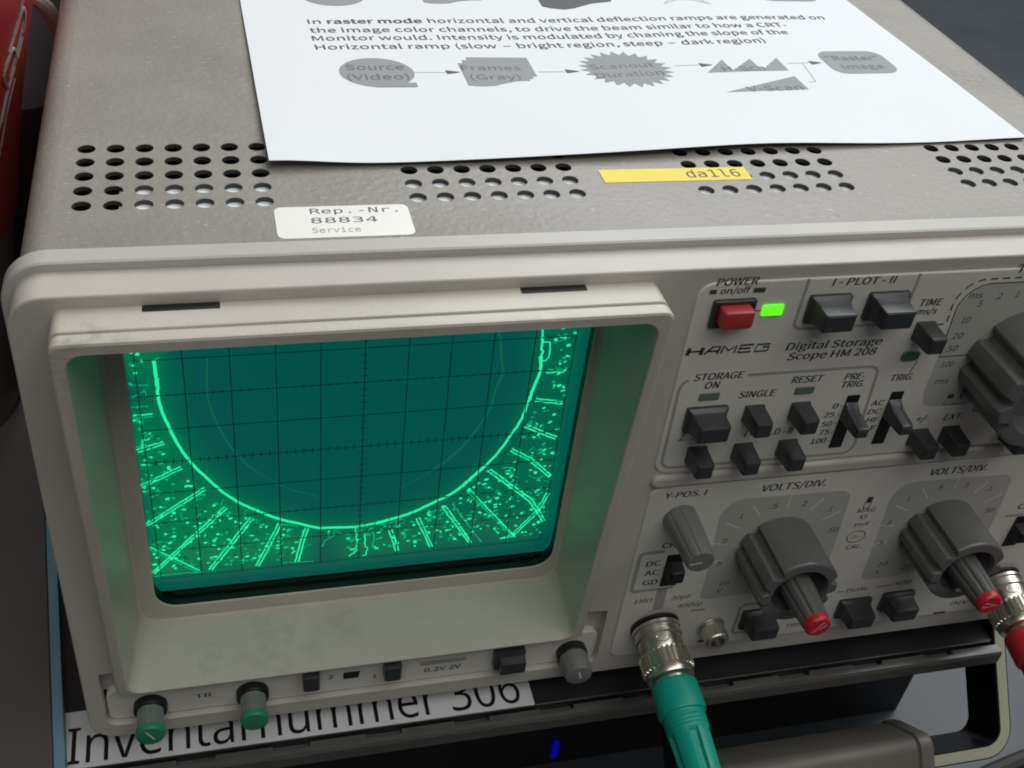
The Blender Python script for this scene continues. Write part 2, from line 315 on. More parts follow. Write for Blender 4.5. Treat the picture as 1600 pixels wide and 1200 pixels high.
# casing: perforated top sheet plus folded sides
def casing():
    x0, x1, y0, y1, zt = -62.5, 194.5, -9.5, 345.0, 63.3
    V = []; F = []
    def add(v, f):
        n = len(V); V.extend(v); F.extend([tuple(i + n for i in q) for q in f])
    def quad(a, b, c, d): add([(a, c, zt), (b, c, zt), (b, d, zt), (a, d, zt)], [(0, 1, 2, 3)])
    groups = [-57.05, 11.67, 79.05, 148.66]; P = 6.03; R = 1.95; ya = 8.7 - P / 2
    def cell(cx, cy):
        n = 24; h = P / 2; sq = []; ci = []
        for i in range(n):
            a = 2 * PI * i / n; c, s = math.cos(a), math.sin(a); k = h / max(abs(c), abs(s))
            sq.append((cx + c * k, cy + s * k, zt)); ci.append((cx + c * R, cy + s * R, zt))
        e1 = [(cx + (p[0] - cx) * .97, cy + (p[1] - cy) * .97, zt - 0.12) for p in ci]; lo = [(p[0], p[1], zt - 1.05) for p in e1]
        add(sq + ci + e1 + lo, [(r * n + i, r * n + (i + 1) % n, (r + 1) * n + (i + 1) % n, (r + 1) * n + i) for r in range(3) for i in range(n)])
    yb = ya + 5 * P
    quad(x0, x1, y0, ya); quad(x0, x1, yb, y1)
    px = x0
    for g in groups:
        gx0 = g - P / 2; quad(px, gx0, ya, yb); px = gx0 + 7 * P
        if px > x1: px = x1
        for r in range(5):
            for c in range(7):
                cell(g + c * P, ya + P / 2 + r * P)
    if px < x1: quad(px, x1, ya, yb)
    for (xa, sg) in ((x0, -1), (x1, 1)):      # folded edges and side walls
        prev = None; n = 8; pts = [(xa + sg * 6 * math.sin(PI / 2 * k / n), zt - 6 + 6 * math.cos(PI / 2 * k / n)) for k in range(n + 1)] + [(xa + sg * 6, -70)]
        add([(p[0], y, p[1]) for p in pts for y in (y0, y1)], [(2 * i, 2 * i + 1, 2 * i + 3, 2 * i + 2) for i in range(len(pts) - 1)])
    add([(x0 - 6, y1, -70), (x1 + 6, y1, -70), (x1 + 6, y1, zt - 6), (x1, y1, zt), (x0, y1, zt), (x0 - 6, y1, zt - 6)], [(0, 1, 2, 3, 4, 5)])
    add([(x0 - 6, y0, -70), (x1 + 6, y0, -70), (x1 + 6, y1, -70), (x0 - 6, y1, -70)], [(0, 1, 2, 3)])
    return V, F
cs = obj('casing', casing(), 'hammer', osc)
cs.data.materials.append(M['hole_shade'])
for p_ in cs.data.polygons:                  # hole walls get a darker colour, shade inside the holes painted in
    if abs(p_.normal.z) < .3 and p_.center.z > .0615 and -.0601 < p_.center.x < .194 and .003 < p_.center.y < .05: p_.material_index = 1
obj('inner_shelf', hslab(-50, 196, -8, 19.5, 57.5, 62.1, .5, .2), 'paper', osc)
# rim behind the front frame
obj('rear_rim', loft([rbox(-71.2, 203.2, -74.2, 64.5, 9, -9.0, 10), rbox(-71.2, 203.2, -74.2, 64.5, 9, -13.2, 10), rbox(-70.9, 202.9, -73.9, 64.2, 8.7, -13.65, 10), rbox(-70.2, 202.2, -73.2, 63.4, 8, -13.7, 10), rbox(-67, 199, -69.5, 60.5, 5, -13.7, 10), rbox(-67, 199, -69.5, 60.5, 5, -9.0, 10), rbox(-71.2, 203.2, -74.2, 64.5, 9, -9.0, 10)], False, False), 'rim', osc)
# front frame with the recess for the tube hood and the lower control strip
def front_frame():
    n = 8
    outer = [rbox(XL, XR, ZB, ZT, 7, y, n) for y in (-13.5, -21.6)] + [rbox(XL + i, XR - i, ZB + i, ZT - i, 7 - i, y, n) for i, y in ((.12, -21.85), (.4, -22.0))]
    V, F = loft(outer, False, False)
    arc_ = lambda cx, cz, a0: [(cx + 3 * math.cos(math.radians(a0 + 15 * k)), cz + 3 * math.sin(math.radians(a0 + 15 * k))) for k in range(7)]
    pts = arc_(-62.3, -65.6, 180) + arc_(61.0, -65.6, 270) + [(64.0, -46.5), (56.0, -46.0), (56.0, 50.0), (-60.3, 50.0), (-60.3, -47.0), (-65.3, -47.5)]
    rec = [[(x, y, z) for x, z in pts] for y in (-22.0, -18.5)]
    V2, F2 = loft(rec, False, False)
    nn = len(V2); V2 += [(-65.3, -18.5, -65.6), (-62.3, -18.5, -68.6), (61.0, -18.5, -68.6), (64.0, -18.5, -65.6), (64.0, -18.5, -57.9), (-65.3, -18.5, -57.9)]; F2.append(tuple(range(nn, nn + 6)))
    nn = len(V2); V2 += [(-65.3, -18.5, -57.9), (-65.3, -18.5, -47), (-60, -18.5, -47), (-60, -18.5, -57.9), (64, -18.5, -57.9), (64, -18.5, -46), (55.5, -18.5, -46), (55.5, -18.5, -57.9)]; F2 += [(nn, nn + 1, nn + 2, nn + 3), (nn + 4, nn + 5, nn + 6, nn + 7)]
    bm = bmesh.new(); a = [bm.verts.new(p) for p in outer[-1]]; b = [bm.verts.new(p) for p in rec[0]]
    es = [bm.edges.new((l[i], l[(i + 1) % len(l)])) for l in (a, b) for i in range(len(l))]
    bmesh.ops.triangle_fill(bm, use_beauty=True, edges=es); bm.verts.index_update()
    V3 = [tuple(v.co) for v in bm.verts]; F3 = [tuple(v.index for v in f.verts) for f in bm.faces]; bm.free()
    return join((V, F), (V2, F2), (V3, F3))
obj('front_frame', front_frame(), 'frame', osc, sharp=22)
# control panels
PF = -22.45
up = obj('control_panel', slab(66.6, 197.5, 3.6, 59.0, -21.9, PF, 4, .35), 'panel', osc)
lo = obj('control_panel', slab(67.4, 197.5, -66.8, -1.4, -21.9, PF, 3, .35), 'panel', osc)
obj('panel_ridge', slab(66.9, 197.8, -0.7, 3.0, -21.9, -23.3, 1.6, .8), 'frame', osc)
fp = lambda x, z: (x, PF - 0.04, z)
fq = lambda x, z: (x, PF - 0.09, z)
fr_ = lambda x, z: (x, PF - 0.14, z)
def dash(x0, z0, x1, z1, w, f=fq): return ribbon([(x0, z0), (x1, z1)], w, f)
def arcp(cx, cz, r, a0, a1, n=10): return [(cx + r * math.cos(math.radians(a0 + (a1 - a0) * k / n)), cz + r * math.sin(math.radians(a0 + (a1 - a0) * k / n))) for k in range(n + 1)]
PANEL = [('POWER', 70.36, 80.14, 58.3, 'i'),
    ('on/off', 71.66, 78.71, 56.16, 'i'),
    ('I - PLOT - II', 98.05, 113.68, 56.87, 'i'),
    ('TIME', 122.04, 128.02, 49.99, 'i'),
    ('ms/s', 122.31, 127.62, 47.66, 'i'),
    ('HAMEG', 67.2, 88.14, 39.76, 'logo'),
    ('Digital Storage', 91.73, 116.3, 39.57, 'i'),
    ('Scope HM 208', 92.77, 115.69, 36.68, 'i'),
    ('STORAGE', 70.89, 83.17, 32.42, 'i'),
    ('ON', 73.98, 77.78, 29.87, 'i'),
    ('SINGLE', 83.35, 92.84, 26.24, 'i'),
    ('RESET', 95.97, 104.11, 29.64, 'i'),
    ('PRE-', 109.78, 115.27, 29.46, 'i'),
    ('TRIG.', 109.5, 115.94, 27.11, 'i'),
    ('TRIG.', 122.29, 128.78, 28.09, 'i'),
    ('0', 109.4, 110.95, 20.59, 'i'),
    ('25', 107.78, 110.78, 17.88, 'i'),
    ('50', 108.01, 110.96, 14.93, 'i'),
    ('75', 108.26, 111.1, 12.31, 'i'),
    ('100', 106.82, 111.04, 9.45, 'i'),
    ('AC', 119.77, 123.43, 20.54, 'i'),
    ('DC', 119.87, 123.46, 17.79, 'i'),
    ('HF', 120.35, 123.56, 15.1, 'i'),
    ('LF', 120.65, 123.76, 12.3, 'i'),
    ('2. S', 70.98, 75.54, 14.25, 'i'),
    ('I - HOLD - II', 88.06, 100.87, 13.73, 'i'),
    ('+/-', 134.5, 138.43, 13.9, 'i'),
    ('EXT.', 142.59, 148.37, 13.7, 'i'),
    ('X-Y', 143.93, 147.63, 20.6, 'i'),
    ('CAL.', 150.16, 155.88, 15.67, 'i'),
    ('TIME/DIV.', 143.89, 158.12, 57.99, 'i'),
    ('ms', 134.56, 138.19, 51.39, 's'),
    ('5', 137.86, 139.02, 48.96, 's'),
    ('2', 142.1, 143.64, 50.76, 's'),
    ('1', 147.09, 148.14, 51.0, 's'),
    ('10', 135.27, 137.73, 44.42, 's'),
    ('20', 134.66, 137.63, 39.83, 's'),
    ('50', 134.61, 137.73, 36.03, 's'),
    ('.100', 134.28, 138.58, 31.27, 's'),
    ('ms', 135.36, 139.22, 26.0, 's'),
    ('Y-POS. I', 71.34, 82.65, -5.0, 'i'),
    ('VOLTS/DIV.', 97.53, 116.04, -5.85, 'i'),
    ('VOLTS/DIV.', 145.88, 163.84, -5.97, 'i'),
    ('1', 93.99, 95.11, -15.03, 's'),
    ('.5', 101.66, 104.16, -12.48, 's'),
    ('.2', 110.17, 112.48, -12.68, 's'),
    ('.1', 118.94, 120.85, -15.64, 's'),
    ('50', 121.91, 125.17, -24.12, 's'),
    ('2', 91.13, 92.86, -23.91, 's'),
    ('5', 91.72, 93.23, -32.56, 's'),
    ('10', 94.37, 97.41, -40.8, 's'),
    ('V', 94.21, 96.09, -43.82, 's'),
    ('1', 142.71, 143.85, -15.02, 's'),
    ('.5', 150.16, 152.47, -11.81, 's'),
    ('.2', 158.18, 160.49, -11.83, 's'),
    ('.1', 166.86, 168.67, -14.13, 's'),
    ('50', 169.78, 173.03, -22.99, 's'),
    ('2', 139.38, 141.1, -23.72, 's'),
    ('5', 139.67, 141.26, -31.58, 's'),
    ('10', 142.84, 145.81, -40.78, 's'),
    ('20', 151.02, 154.3, -43.34, 's'),
    ('V', 142.89, 144.61, -43.92, 's'),
    ('MAG', 128.67, 134.17, -17.58, 's'),
    ('X5', 129.93, 132.56, -20.19, 's'),
    ('pull', 129.65, 133.92, -22.69, 's'),
    ('CAL.', 129.82, 135.01, -31.89, 's'),
    ('DC', 71.36, 75.33, -29.77, 'b'),
    ('AC', 71.56, 75.51, -33.41, 'b'),
    ('GD', 71.71, 75.84, -37.16, 'b'),
    ('CH I', 74.51, 79.73, -23.27, 'b'),
    ('CH II', 180.72, 188.05, -22.99, 'b'),
    ('1MΩ', 70.62, 76.0, -44.43, 's'),
    ('30pF', 81.21, 87.39, -44.69, 's'),
    ('400Vp', 83.9, 91.33, -48.4, 's'),
    ('max.', 88.47, 93.18, -50.84, 's'),
    ('DUAL', 136.03, 143.34, -50.77, 's'),
    ('ADD', 151.47, 157.26, -50.25, 's'),
    ('TRIG.', 120.55, 126.66, -63.58, 's'),
    ('CHOP.', 150.94, 158.2, -62.84, 's'),
    ('INV.', 174.99, 182.08, -63.19, 's')]
tu, tl = [], []
for s, x0, x1, z, st in PANEL:
    cap, bold, sh = {'i': (1.9, 0.018, 0.17), 's': (1.7, 0.008, 0.15), 'b': (1.95, 0.02, 0.0), 'logo': (2.05, 0.02, 0.15)}[st]
    if s in ('Digital Storage', 'Scope HM 208'): cap = 2.05
    if s.startswith('VOLTS') or s.startswith('TIME/'): cap = 2.3
    if s in ('on/off', 'ms/s', '0', '25', '50', '75', '100', 'AC', 'DC', 'HF', 'LF') and st == 'i': cap = 1.6
    if s in ('MAG', 'X5', 'pull', '1MΩ', '30pF', '400Vp', 'max.', 'DUAL', 'ADD'): cap = 1.6
    if s in ('pull', 'max.'): cap = 1.3
    if s in ('0', '25', '50', '75', '100', 'AC', 'HF', 'LF') and st == 'i': sh = 0.12
    if s == 'I - HOLD - II': sh = 0.15
    if s == 'HAMEG': continue
    if s == 'TIME/DIV.': x1 = 162.5; x0 = 144.2
    (tu if z > 1 else tl).append(text(s, x0, x1 - sh * cap, z, cap, fq, bold, sh))
# wide logo letters drawn with strokes
def logo(x0, x1, z0, h):
    G = {'H': [[(0, 0), (0, 1)], [(1, 0), (1, 1)], [(0, .5), (1, .5)]], 'A': [[(0, 0), (.45, 1), (1, 1), (1, 0)], [(.25, .4), (1, .4)]],
         'M': [[(0, 0), (0, 1), (.5, .35), (1, 1), (1, 0)]], 'E': [[(1, 1), (0, 1), (0, 0), (1, 0)], [(0, .52), (.85, .52)]], 'G': [[(1, .95), (0, .95), (0, 0), (1, 0), (1, .55), (.5, .55)]]}
    out = []; w = (x1 - x0) / 5
    for i, c in enumerate('HAMEG'):
        for st in G[c]:
            vert = all(abs(p[0] - st[0][0]) < .01 for p in st)
            out.append(ribbon([(x0 + i * w + p[0] * w * .78 + p[1] * h * .2, z0 + p[1] * h) for p in st], .95 if vert else .5, fq))
    return join(*out)
tu.append(logo(67.6, 88.0, 39.9, 2.0))
tu += [dash(69.2, 56.8, 70.8, 56.8, 1.1), dash(79.4, 56.7, 82.2, 56.7, 1.2)]
tu += [dash(80.9, 51.2, 82.6, 51.2, .25)]
# time scale outline: solid line and dashes
ln = [(142.0, 34.6), (133.5, 34.5), (133.0, 40)] + arcp(139.5, 48.4, 6.9, 180, 90, 10)[0:] + [(170, 55.3)]
tu.append(ribbon(ln, .3, fq))
dl = [(128.9, 44.4), (131.5, 44.4)] + arcp(137.8, 49.9, 6.7, 180, 90, 8) + [(170, 56.6)]
def dashed(pts, w, on, off, f=fq):
    out = []; seg = []; on_ = True; left = on
    for (ax, az), (bx, bz) in zip(pts, pts[1:]):
        L = math.hypot(bx - ax, bz - az); t = 0
        while t < L - 1e-6:
            st = min(left, L - t); p = (ax + (bx - ax) * t / L, az + (bz - az) * t / L); q = (ax + (bx - ax) * (t + st) / L, az + (bz - az) * (t + st) / L)
            if on_: out.append(dash(*p, *q, w, f))
            t += st; left -= st
            if left < 1e-6: on_ = not on_; left = on if on_ else off
    return out
tu += dashed(dl, .35, 1.9, 1.3)
tu += [dash(127.9, 33.9, 127.0, 30.4, .2), ribbon(arcp(152.3, 20.2, 1.9, 0, 360, 20), .18, fq), dash(151.5, 20, 153, 20.2, .2)]
tu += [dash(140.9, 21.6, 142.6, 21.6, 1.4), ribbon([(140.6, 18.9), (141, 20.3)], .2, fq), ribbon([(140.6, 18.9), (147.2, 18.9), (147.4, 20)], .25, fq)]
for k in range(5): tu.append(dash(111.5, 21.3 - 2.83 * k, 112.2, 21.3 - 2.83 * k, .2))
tl += [dash(93.6, -64.6, 97.4, -64.6, .75), dash(130.2, -12.9, 131.9, -12.9, 2.1), ribbon([(129.9, -13.9), (131.7, -13.9), (131.9, -16.0), (130.1, -16.0), (129.9, -13.9)], .2, fq),
       ribbon([(131.6 + 2.7 * math.cos(2 * PI * k / 24), -27 + 2.2 * math.sin(2 * PI * k / 24)) for k in range(25)], .22, fq), ribbon([(130.2, -27.5), (132.8, -26.9), (130.4, -26.5)], .2, fq)]
tl += [dash(133.2, -50.1, 135.2, -50.1, .3), dash(145.5, -50.0, 150.7, -49.8, .3), dash(170.5, -66, 174.5, -66, .8)]
obj('panel_printing', join(*tu), 'ink', up, smooth=False); obj('panel_printing', join(*tl), 'ink', lo, smooth=False)
# grey fields and outlines
ou = [ribbon([(84.2, 33.0), (115.6, 33.0)] + arcp(115.6, 30.4, 2.6, 90, 0, 6) + [(119.6, 8.4)] + arcp(116.6, 8.2, 3.0, 0, -90, 6) + [(71.0, 5.6)] + arcp(71.0, 8.4, 2.8, 270, 180, 6) + [(67.9, 30.2)] + arcp(70.6, 30.2, 2.6, 180, 110, 6), .8, fp),
      ribbon([(92.0, 59.0), (91.8, 47.6)] + arcp(94.0, 47.6, 2.2, 180, 270, 6) + [(119.2, 45.3), (119.3, 59.0)], .8, fp),
      dash(91, 59, 197, 59, .01, fp), dash(71.7, 58.8, 90, 58.9, .01, fp)]
for g_ in ou[:2]: obj('group_outline', g_, 'outline', up, smooth=False)
tz = [(134.6, 19.8), (133.4, 24), (133.3, 40)] + arcp(139.8, 48.4, 6.6, 180, 90, 8) + [(172, 55.0), (176, 50), (176, 22), (172, 18.8), (137, 18.8)]
obj('scale_field', poly2(tz, fp), 'scale', up, smooth=False)
def vfield(c, mir=False):
    pts = [(c - 17, -45.2), (c - 17.2, -37), (c - 18.6, -14.5)] + arcp(c - 12.4, -14, 6.2, 180, 90, 8) + [(c + 13.5, -8.4)] + arcp(c + 14, -12.2, 3.8, 90, 0, 6) + [(c + 18.6, -24), (c + 19.2, -40), (c + 16, -42), (c - 5, -45.8), (c - 15, -46.2)]
    return poly2(pts, fp)
for c_ in (107, 156): obj('scale_field', vfield(c_), 'scale', lo, smooth=False)
rl = []
for c in (107, 156.2):
    for a in (121, 146, 34, 60, 90, 170, 195): rl.append(dash(c + 14.2 * math.cos(math.radians(a)), -26.7 + 14.2 * math.sin(math.radians(a)), c + 20.5 * math.cos(math.radians(a)) * .97, -26.7 + 20.5 * math.sin(math.radians(a)) * .92, .3))
obj('scale_lines', join(*rl), 'white_print', lo, smooth=False)
ol = [ribbon([(75.6, -24.6), (70.2, -24.6)] + arcp(70.2, -25.8, 1.2, 90, 180, 4) + [(69.0, -38)] + arcp(70.2, -38.2, 1.2, 180, 270, 4) + [(80.6, -39.4), (80.8, -24.9)], 1.1, fp), dash(78.0, -39.5, 78.2, -48, 3.0, fp),
      ribbon([(110, -50.7), (105.2, -50.7)] + arcp(105.2, -52.2, 1.5, 90, 180, 4) + [(103.7, -61.3)] + arcp(105.2, -61.5, 1.5, 180, 270, 4) + [(110, -63)], .9, fp), dash(178, -25.5, 184, -25.5, .9, fp)]
for g_ in ol: obj('group_outline', g_, 'outline', lo, smooth=False)

# push buttons: a shared mesh for each kind, each button an object of its own
small = loft([rbox(-2.45, 2.45, -2.45, 2.45, .25, 0.0, 3), rbox(-2.45, 2.45, -2.45, 2.45, .25, -0.5, 3), rbox(-2.3, 2.3, -2.4, 2.4, .4, -0.9, 3), rbox(-2.15, 2.15, -2.3, 2.3, .5, -5.4, 3), rbox(-2.0, 2.0, -2.15, 2.15, .5, -6.0, 3), rbox(-1.6, 1.6, -1.8, 1.8, .4, -6.3, 3)])
small = ([(x, y * 1.09, z) for x, y, z in small[0]], small[1])
small_me = mesh_of('push_button', *small, sharp=22)
for x, z in ((125.9, 43.0), (88.4, 21.3), (100.4, 21.1), (76.5, 9.5), (88.5, 9.3), (100.4, 9.2), (137.0, 8.9), (146.0, 9.0), (164.6, 7.6)):
    link('push_button', small_me, 'button', osc, (x, PF, z))
wide = loft([rbox(-5.1, 5.1, -3.65, 3.65, .5, 0, 3), rbox(-5.1, 5.1, -3.65, 3.65, .5, -0.9, 3), rbox(-4.9, 4.9, -3.5, 3.5, .5, -1.2, 3), rbox(-4.3, 4.3, -2.9, 2.9, .5, -1.9, 3), rbox(-4.0, 4.0, -2.55, 2.55, .5, -3.2, 3), rbox(-3.9, 3.9, -2.4, 2.4, .5, -5.9, 3), rbox(-3.75, 3.75, -2.3, 2.3, .45, -6.3, 3), rbox(-3.4, 3.4, -2.0, 2.0, .4, -6.6, 3)])
wide_me = mesh_of('wide_button', *wide, sharp=22)
for x, z in ((98.6, 51.1), (113.2, 51.0), (76.2, 20.9), (110.0, -56.8), (140.4, -57.4), (154.2, -56.6)):
    link('wide_button', wide_me, 'button', osc, (x, PF, z))
pw = link('power_button', mesh_of('power_button', *loft([rbox(-3.7, 3.7, -2.3, 2.3, .6, -.3, 4), rbox(-3.65, 3.65, -2.25, 2.25, .6, -3.2, 4), rbox(-3.45, 3.45, -2.05, 2.05, .6, -3.75, 4), rbox(-3.1, 3.1, -1.7, 1.7, .5, -3.9, 4)])), 'red_button', osc, (75.7, PF, 51.4))
obj('button_bezel', loft([rbox(-5.05, 5.05, -3.65, 3.65, .6, 0, 4), rbox(-5.05, 5.05, -3.65, 3.65, .6, -.7, 4), rbox(-4.8, 4.8, -3.4, 3.4, .5, -.95, 4), rbox(-4.2, 4.2, -2.8, 2.8, .5, -.95, 4), rbox(-4.0, 4.0, -2.6, 2.6, .5, -.3, 4)]), 'button', pw, (75.7, PF, 51.1))
# lights
obj('power_light', slab(82.75, 87.75, 49.85, 52.65, PF, PF - .5, .3, .2), 'led_on', osc)
obj('status_light', slab(122.9, 127.7, 34.1, 36.8, PF, PF - .35, .9, .15), 'led_off', osc)
obj('status_light', slab(73.4, 78.4, 26.4, 28.5, PF, PF - .3, .3, .15), 'led_off2', osc)
obj('status_light', slab(97.7, 102.6, 26.1, 28.2, PF, PF - .3, .3, .15), 'led_off2', osc)
# slide switches
for x, z0, z1, zl in ((114.2, 7.5, 24.4, 18.8), (126.1, 7.5, 24.5, 18.6)):
    sw = obj('slide_switch', slab(x - 1.75, x + 1.75, z0, z1, PF + .2, PF - .12, .2, .05), 'slot', osc)
    obj('lever', join(loft([rbox(x - 1.7, x + 1.7, zl - 2.2, zl + 3.4, .3, PF - .1, 3), rbox(x - 1.65, x + 1.65, zl - 1.9, zl + 2.2, .3, PF - 2.2, 3), rbox(x - 1.6, x + 1.6, zl - 1.55, zl + 1.55, .3, PF - 7.2, 3), rbox(x - 1.4, x + 1.4, zl - 1.3, zl + 1.3, .3, PF - 7.8, 3)]),
        *[slab(x - 1.35, x + 1.35, zl + d - .18, zl + d + .18, PF - 7.7, PF - 8.05, .1, .05) for d in (-.7, 0, .7)]), 'button', sw, sharp=22)
for x, z0, z1, zl in ((79.2, -38.4, -26.2, -31.6), (184.6, -38.4, -26.2, -31.6)):
    sw = obj('slide_switch', slab(x - 2.4, x + 2.4, z0, z1, PF + .2, PF - .12, .2, .05), 'slot', osc)
    obj('lever', loft([rbox(x - 2.2, x + 2.2, zl - 2.4, zl + 2.6, .4, PF - .1, 3), rbox(x - 2.0, x + 2.0, zl - 2.0, zl + 2.2, .4, PF - 3.4, 3), rbox(x - 1.7, x + 1.7, zl - 1.7, zl + 1.9, .4, PF - 3.8, 3)]), 'slot', sw)

# rotary switches
def body_flute(a, notches, wid=0.15, dep=0.17):
    k = 1.0
    for c in notches:
        d = abs((a - math.radians(c) + PI) % (2 * PI) - PI)
        if d < wid: k = min(k, 1 - dep * min(1, (1 - d / wid) * 1.6))
    return k
def big_knob(x, z, R, L, rot, withcap, Lin=28.0, ptr=0):
    nt_ = [n + rot for n in (16, 137, 172, 205, 345)]
    fl = lambda a, l, r: body_flute(a, nt_) if r > R * .8 else 1.0
    k = root_part('rotary_switch', (x, PF, z))
    prof = [(0, R * .97), (.3, R * 1.0), (L - .7, R * .985), (L - .2, R * .965), (L, R * .93), (L, R * .72), (L - .9, R * .68), (L - 6, R * .64)]
    g = lathe(prof, 180, fl)
    b = obj_part('knob_body', g, 'knob', k, (x, PF, z), 18)
    if withcap:
        fl2 = lambda a, l, r: 1 - .10 * max(0, math.cos(9 * a)) ** 2
        obj_part('inner_knob', lathe([(L - 6, 4.3), (L - 1, 4.3), (Lin - 2.2, 3.55), (Lin - 2.0, 3.3)], 108, fl2), 'knob', k, (x, PF, z), 28)
        cap = obj_part('red_cap', lathe([(Lin - 2.4, 3.4), (Lin - .9, 3.42), (Lin - .3, 3.25), (Lin, 2.9)], 48), 'red_cap', k, (x, PF, z), 40)
        T = [(-2.2, 0.0), (2.0, .85), (2.0, -.85)]; a = math.radians(ptr); T = [(p * math.cos(a) - q * math.sin(a), p * math.sin(a) + q * math.cos(a)) for p, q in T]
        obj_part('pointer_mark', ribbon(T, .3, lambda u, v: (u, -Lin - .04, v), True), 'pointer', cap, (x, PF, z), smooth=False)
    return k
def root_part(name, loc):
    o = bpy.data.objects.new(name, None); C.objects.link(o); o.empty_display_size = .005; o.location = Vector(loc) * S
    o.parent = osc; o.matrix_parent_inverse = Matrix.Translation(-WL[osc.name]); WL[o.name] = Vector(loc) * S; return o
def obj_part(name, g, m, parent, loc, sharp=30, smooth=True):
    return obj(name, g, m, parent, loc, sharp, smooth)
big_knob(107.0, -26.9, 10.9, 16.6, 0, True, 28.0, 42)
big_knob(156.2, -26.9, 10.9, 16.6, -4, True, 28.0, 172)
big_knob(155.2, 32.6, 14.6, 17.0, 7, False)
# y position knob
k = root_part('rotary_knob', (77.0, PF, -12.1))
fl = lambda a, l, r: 1 - .055 * max(0, math.cos(10 * a)) ** 4
kb = obj_part('knob_body', lathe([(0.2, 4.35), (1, 4.4), (14.3, 3.75), (15.1, 3.55), (15.4, 3.2)], 120, fl), 'knob_light', k, (77.0, PF, -12.1), 28)
obj_part('pointer_mark', ribbon([(-2.9, -.4), (.3, -.1)], .35, lambda u, v: (u, -15.45, v)), 'pointer', kb, (77.0, PF, -12.1), smooth=False)
# ground socket
gs = obj('ground_socket', lathe([(0, 3.9), (.8, 3.9), (.9, 3.35), (1.4, 3.2), (2.0, 3.35), (5.6, 3.3), (6.0, 3.0), (6.0, 2.0), (2.0, 1.9)], 72, lambda a, l, r: 1 + .02 * math.cos(36 * a) if r > 3.25 else 1), 'nickel', osc, (96.0, PF, -58.0), 25)

# ------------------------------------------------------------------ hood round the tube
def ylip(x, z):
    if z > 2: return -33 + (60 - z) * .017
    return -32.0 + (2 - z) / 58.0 * 8.6
def hood():
    n = 8; ox0, ox1, oz0, oz1 = -61.7, 57.4, -55.0, 59.8
    O = lambda i, y: rbox(ox0 + i, ox1 - i, oz0 + i * (0.4), oz1 - i, max(2.4 - i, .3), y, n)
    yl = lambda d: (lambda x, z: min(ylip(x, z) + d, -18.6))
    Ls = [O(0, -18.6), O(0, yl(4.1)), O(.15, yl(3.95)), O(.6, yl(3.9)), O(.6, yl(3.2)), O(.12, yl(3.15)), O(.05, yl(3.0)), O(0, yl(.7)), O(.15, yl(.25)), O(.6, yl(0))]
    I = lambda i, y: rbox(-59.2 + i, 54.6 - i, -54.3 + i, 57.3 - i, 3.5, y, n)
    Ls += [I(0, yl(0)), I(.25, yl(.3))]
    Ls += [rbox(-56.0, 54.4, -51.3, 55.5, 5, -4.6, n), rbox(-55.6, 54.0, -50.9, 55, 5, -4.2, n)]
    Ls += [rbox(-52.0, 53.1, -46.9, 50, 6, -4.0, n), rbox(-51.7, 52.8, -46.6, 49.7, 5.7, -3.7, n)]
    return loft(Ls, False, False)
hd = obj('screen_hood', hood(), 'hood', osc, sharp=22)
for a, b in ((-45.4, -31.4), (27.3, 41.1)): obj('vent_slot', hslab(a, b, -24.0, -22.05, 59.6, 59.95, .1, .02), 'slot', hd)
n = 8
obj('screen_gasket', loft([rbox(-51.9, 53.3, -46.8, 50, 5.9, -3.75, n), rbox(-51.9, 53.3, -46.8, 50, 5.9, 0.6, n), rbox(-40, 40, -40, 40, 2, 0.7, n)], False, False), 'gasket', osc)
nx_, nz_ = 106, 96
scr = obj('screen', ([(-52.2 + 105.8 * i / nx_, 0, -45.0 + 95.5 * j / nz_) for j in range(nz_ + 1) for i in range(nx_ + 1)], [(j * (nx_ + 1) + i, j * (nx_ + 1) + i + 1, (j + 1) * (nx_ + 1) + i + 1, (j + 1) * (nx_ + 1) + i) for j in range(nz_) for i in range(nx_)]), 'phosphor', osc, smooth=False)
fs = lambda x, z: (x, -0.12, z)
fg = lambda x, z: (x, -0.22, z)
g = []
for i in range(-5, 6): g.append(ribbon([(i * 10, -40), (i * 10, 47)], .26 if abs(i) < 5 else .2, fg))
for j in range(-4, 5): g.append(ribbon([(-50, j * 10), (50, j * 10)], .24, fg))
for i in range(-25, 26):
    if i % 5: g.append(ribbon([(i * 2, -.9), (i * 2, .9)], .24, fg)); g += [ribbon([(i * 2, q - .3), (i * 2, q + .3)], .3, fg) for q in (20, -20)]
for j in range(-20, 24):
    if j % 5: g.append(ribbon([(-.8, j * 2), (.8, j * 2)], .2, fg))
obj('graticule', join(*g), 'graticule', scr, smooth=False)
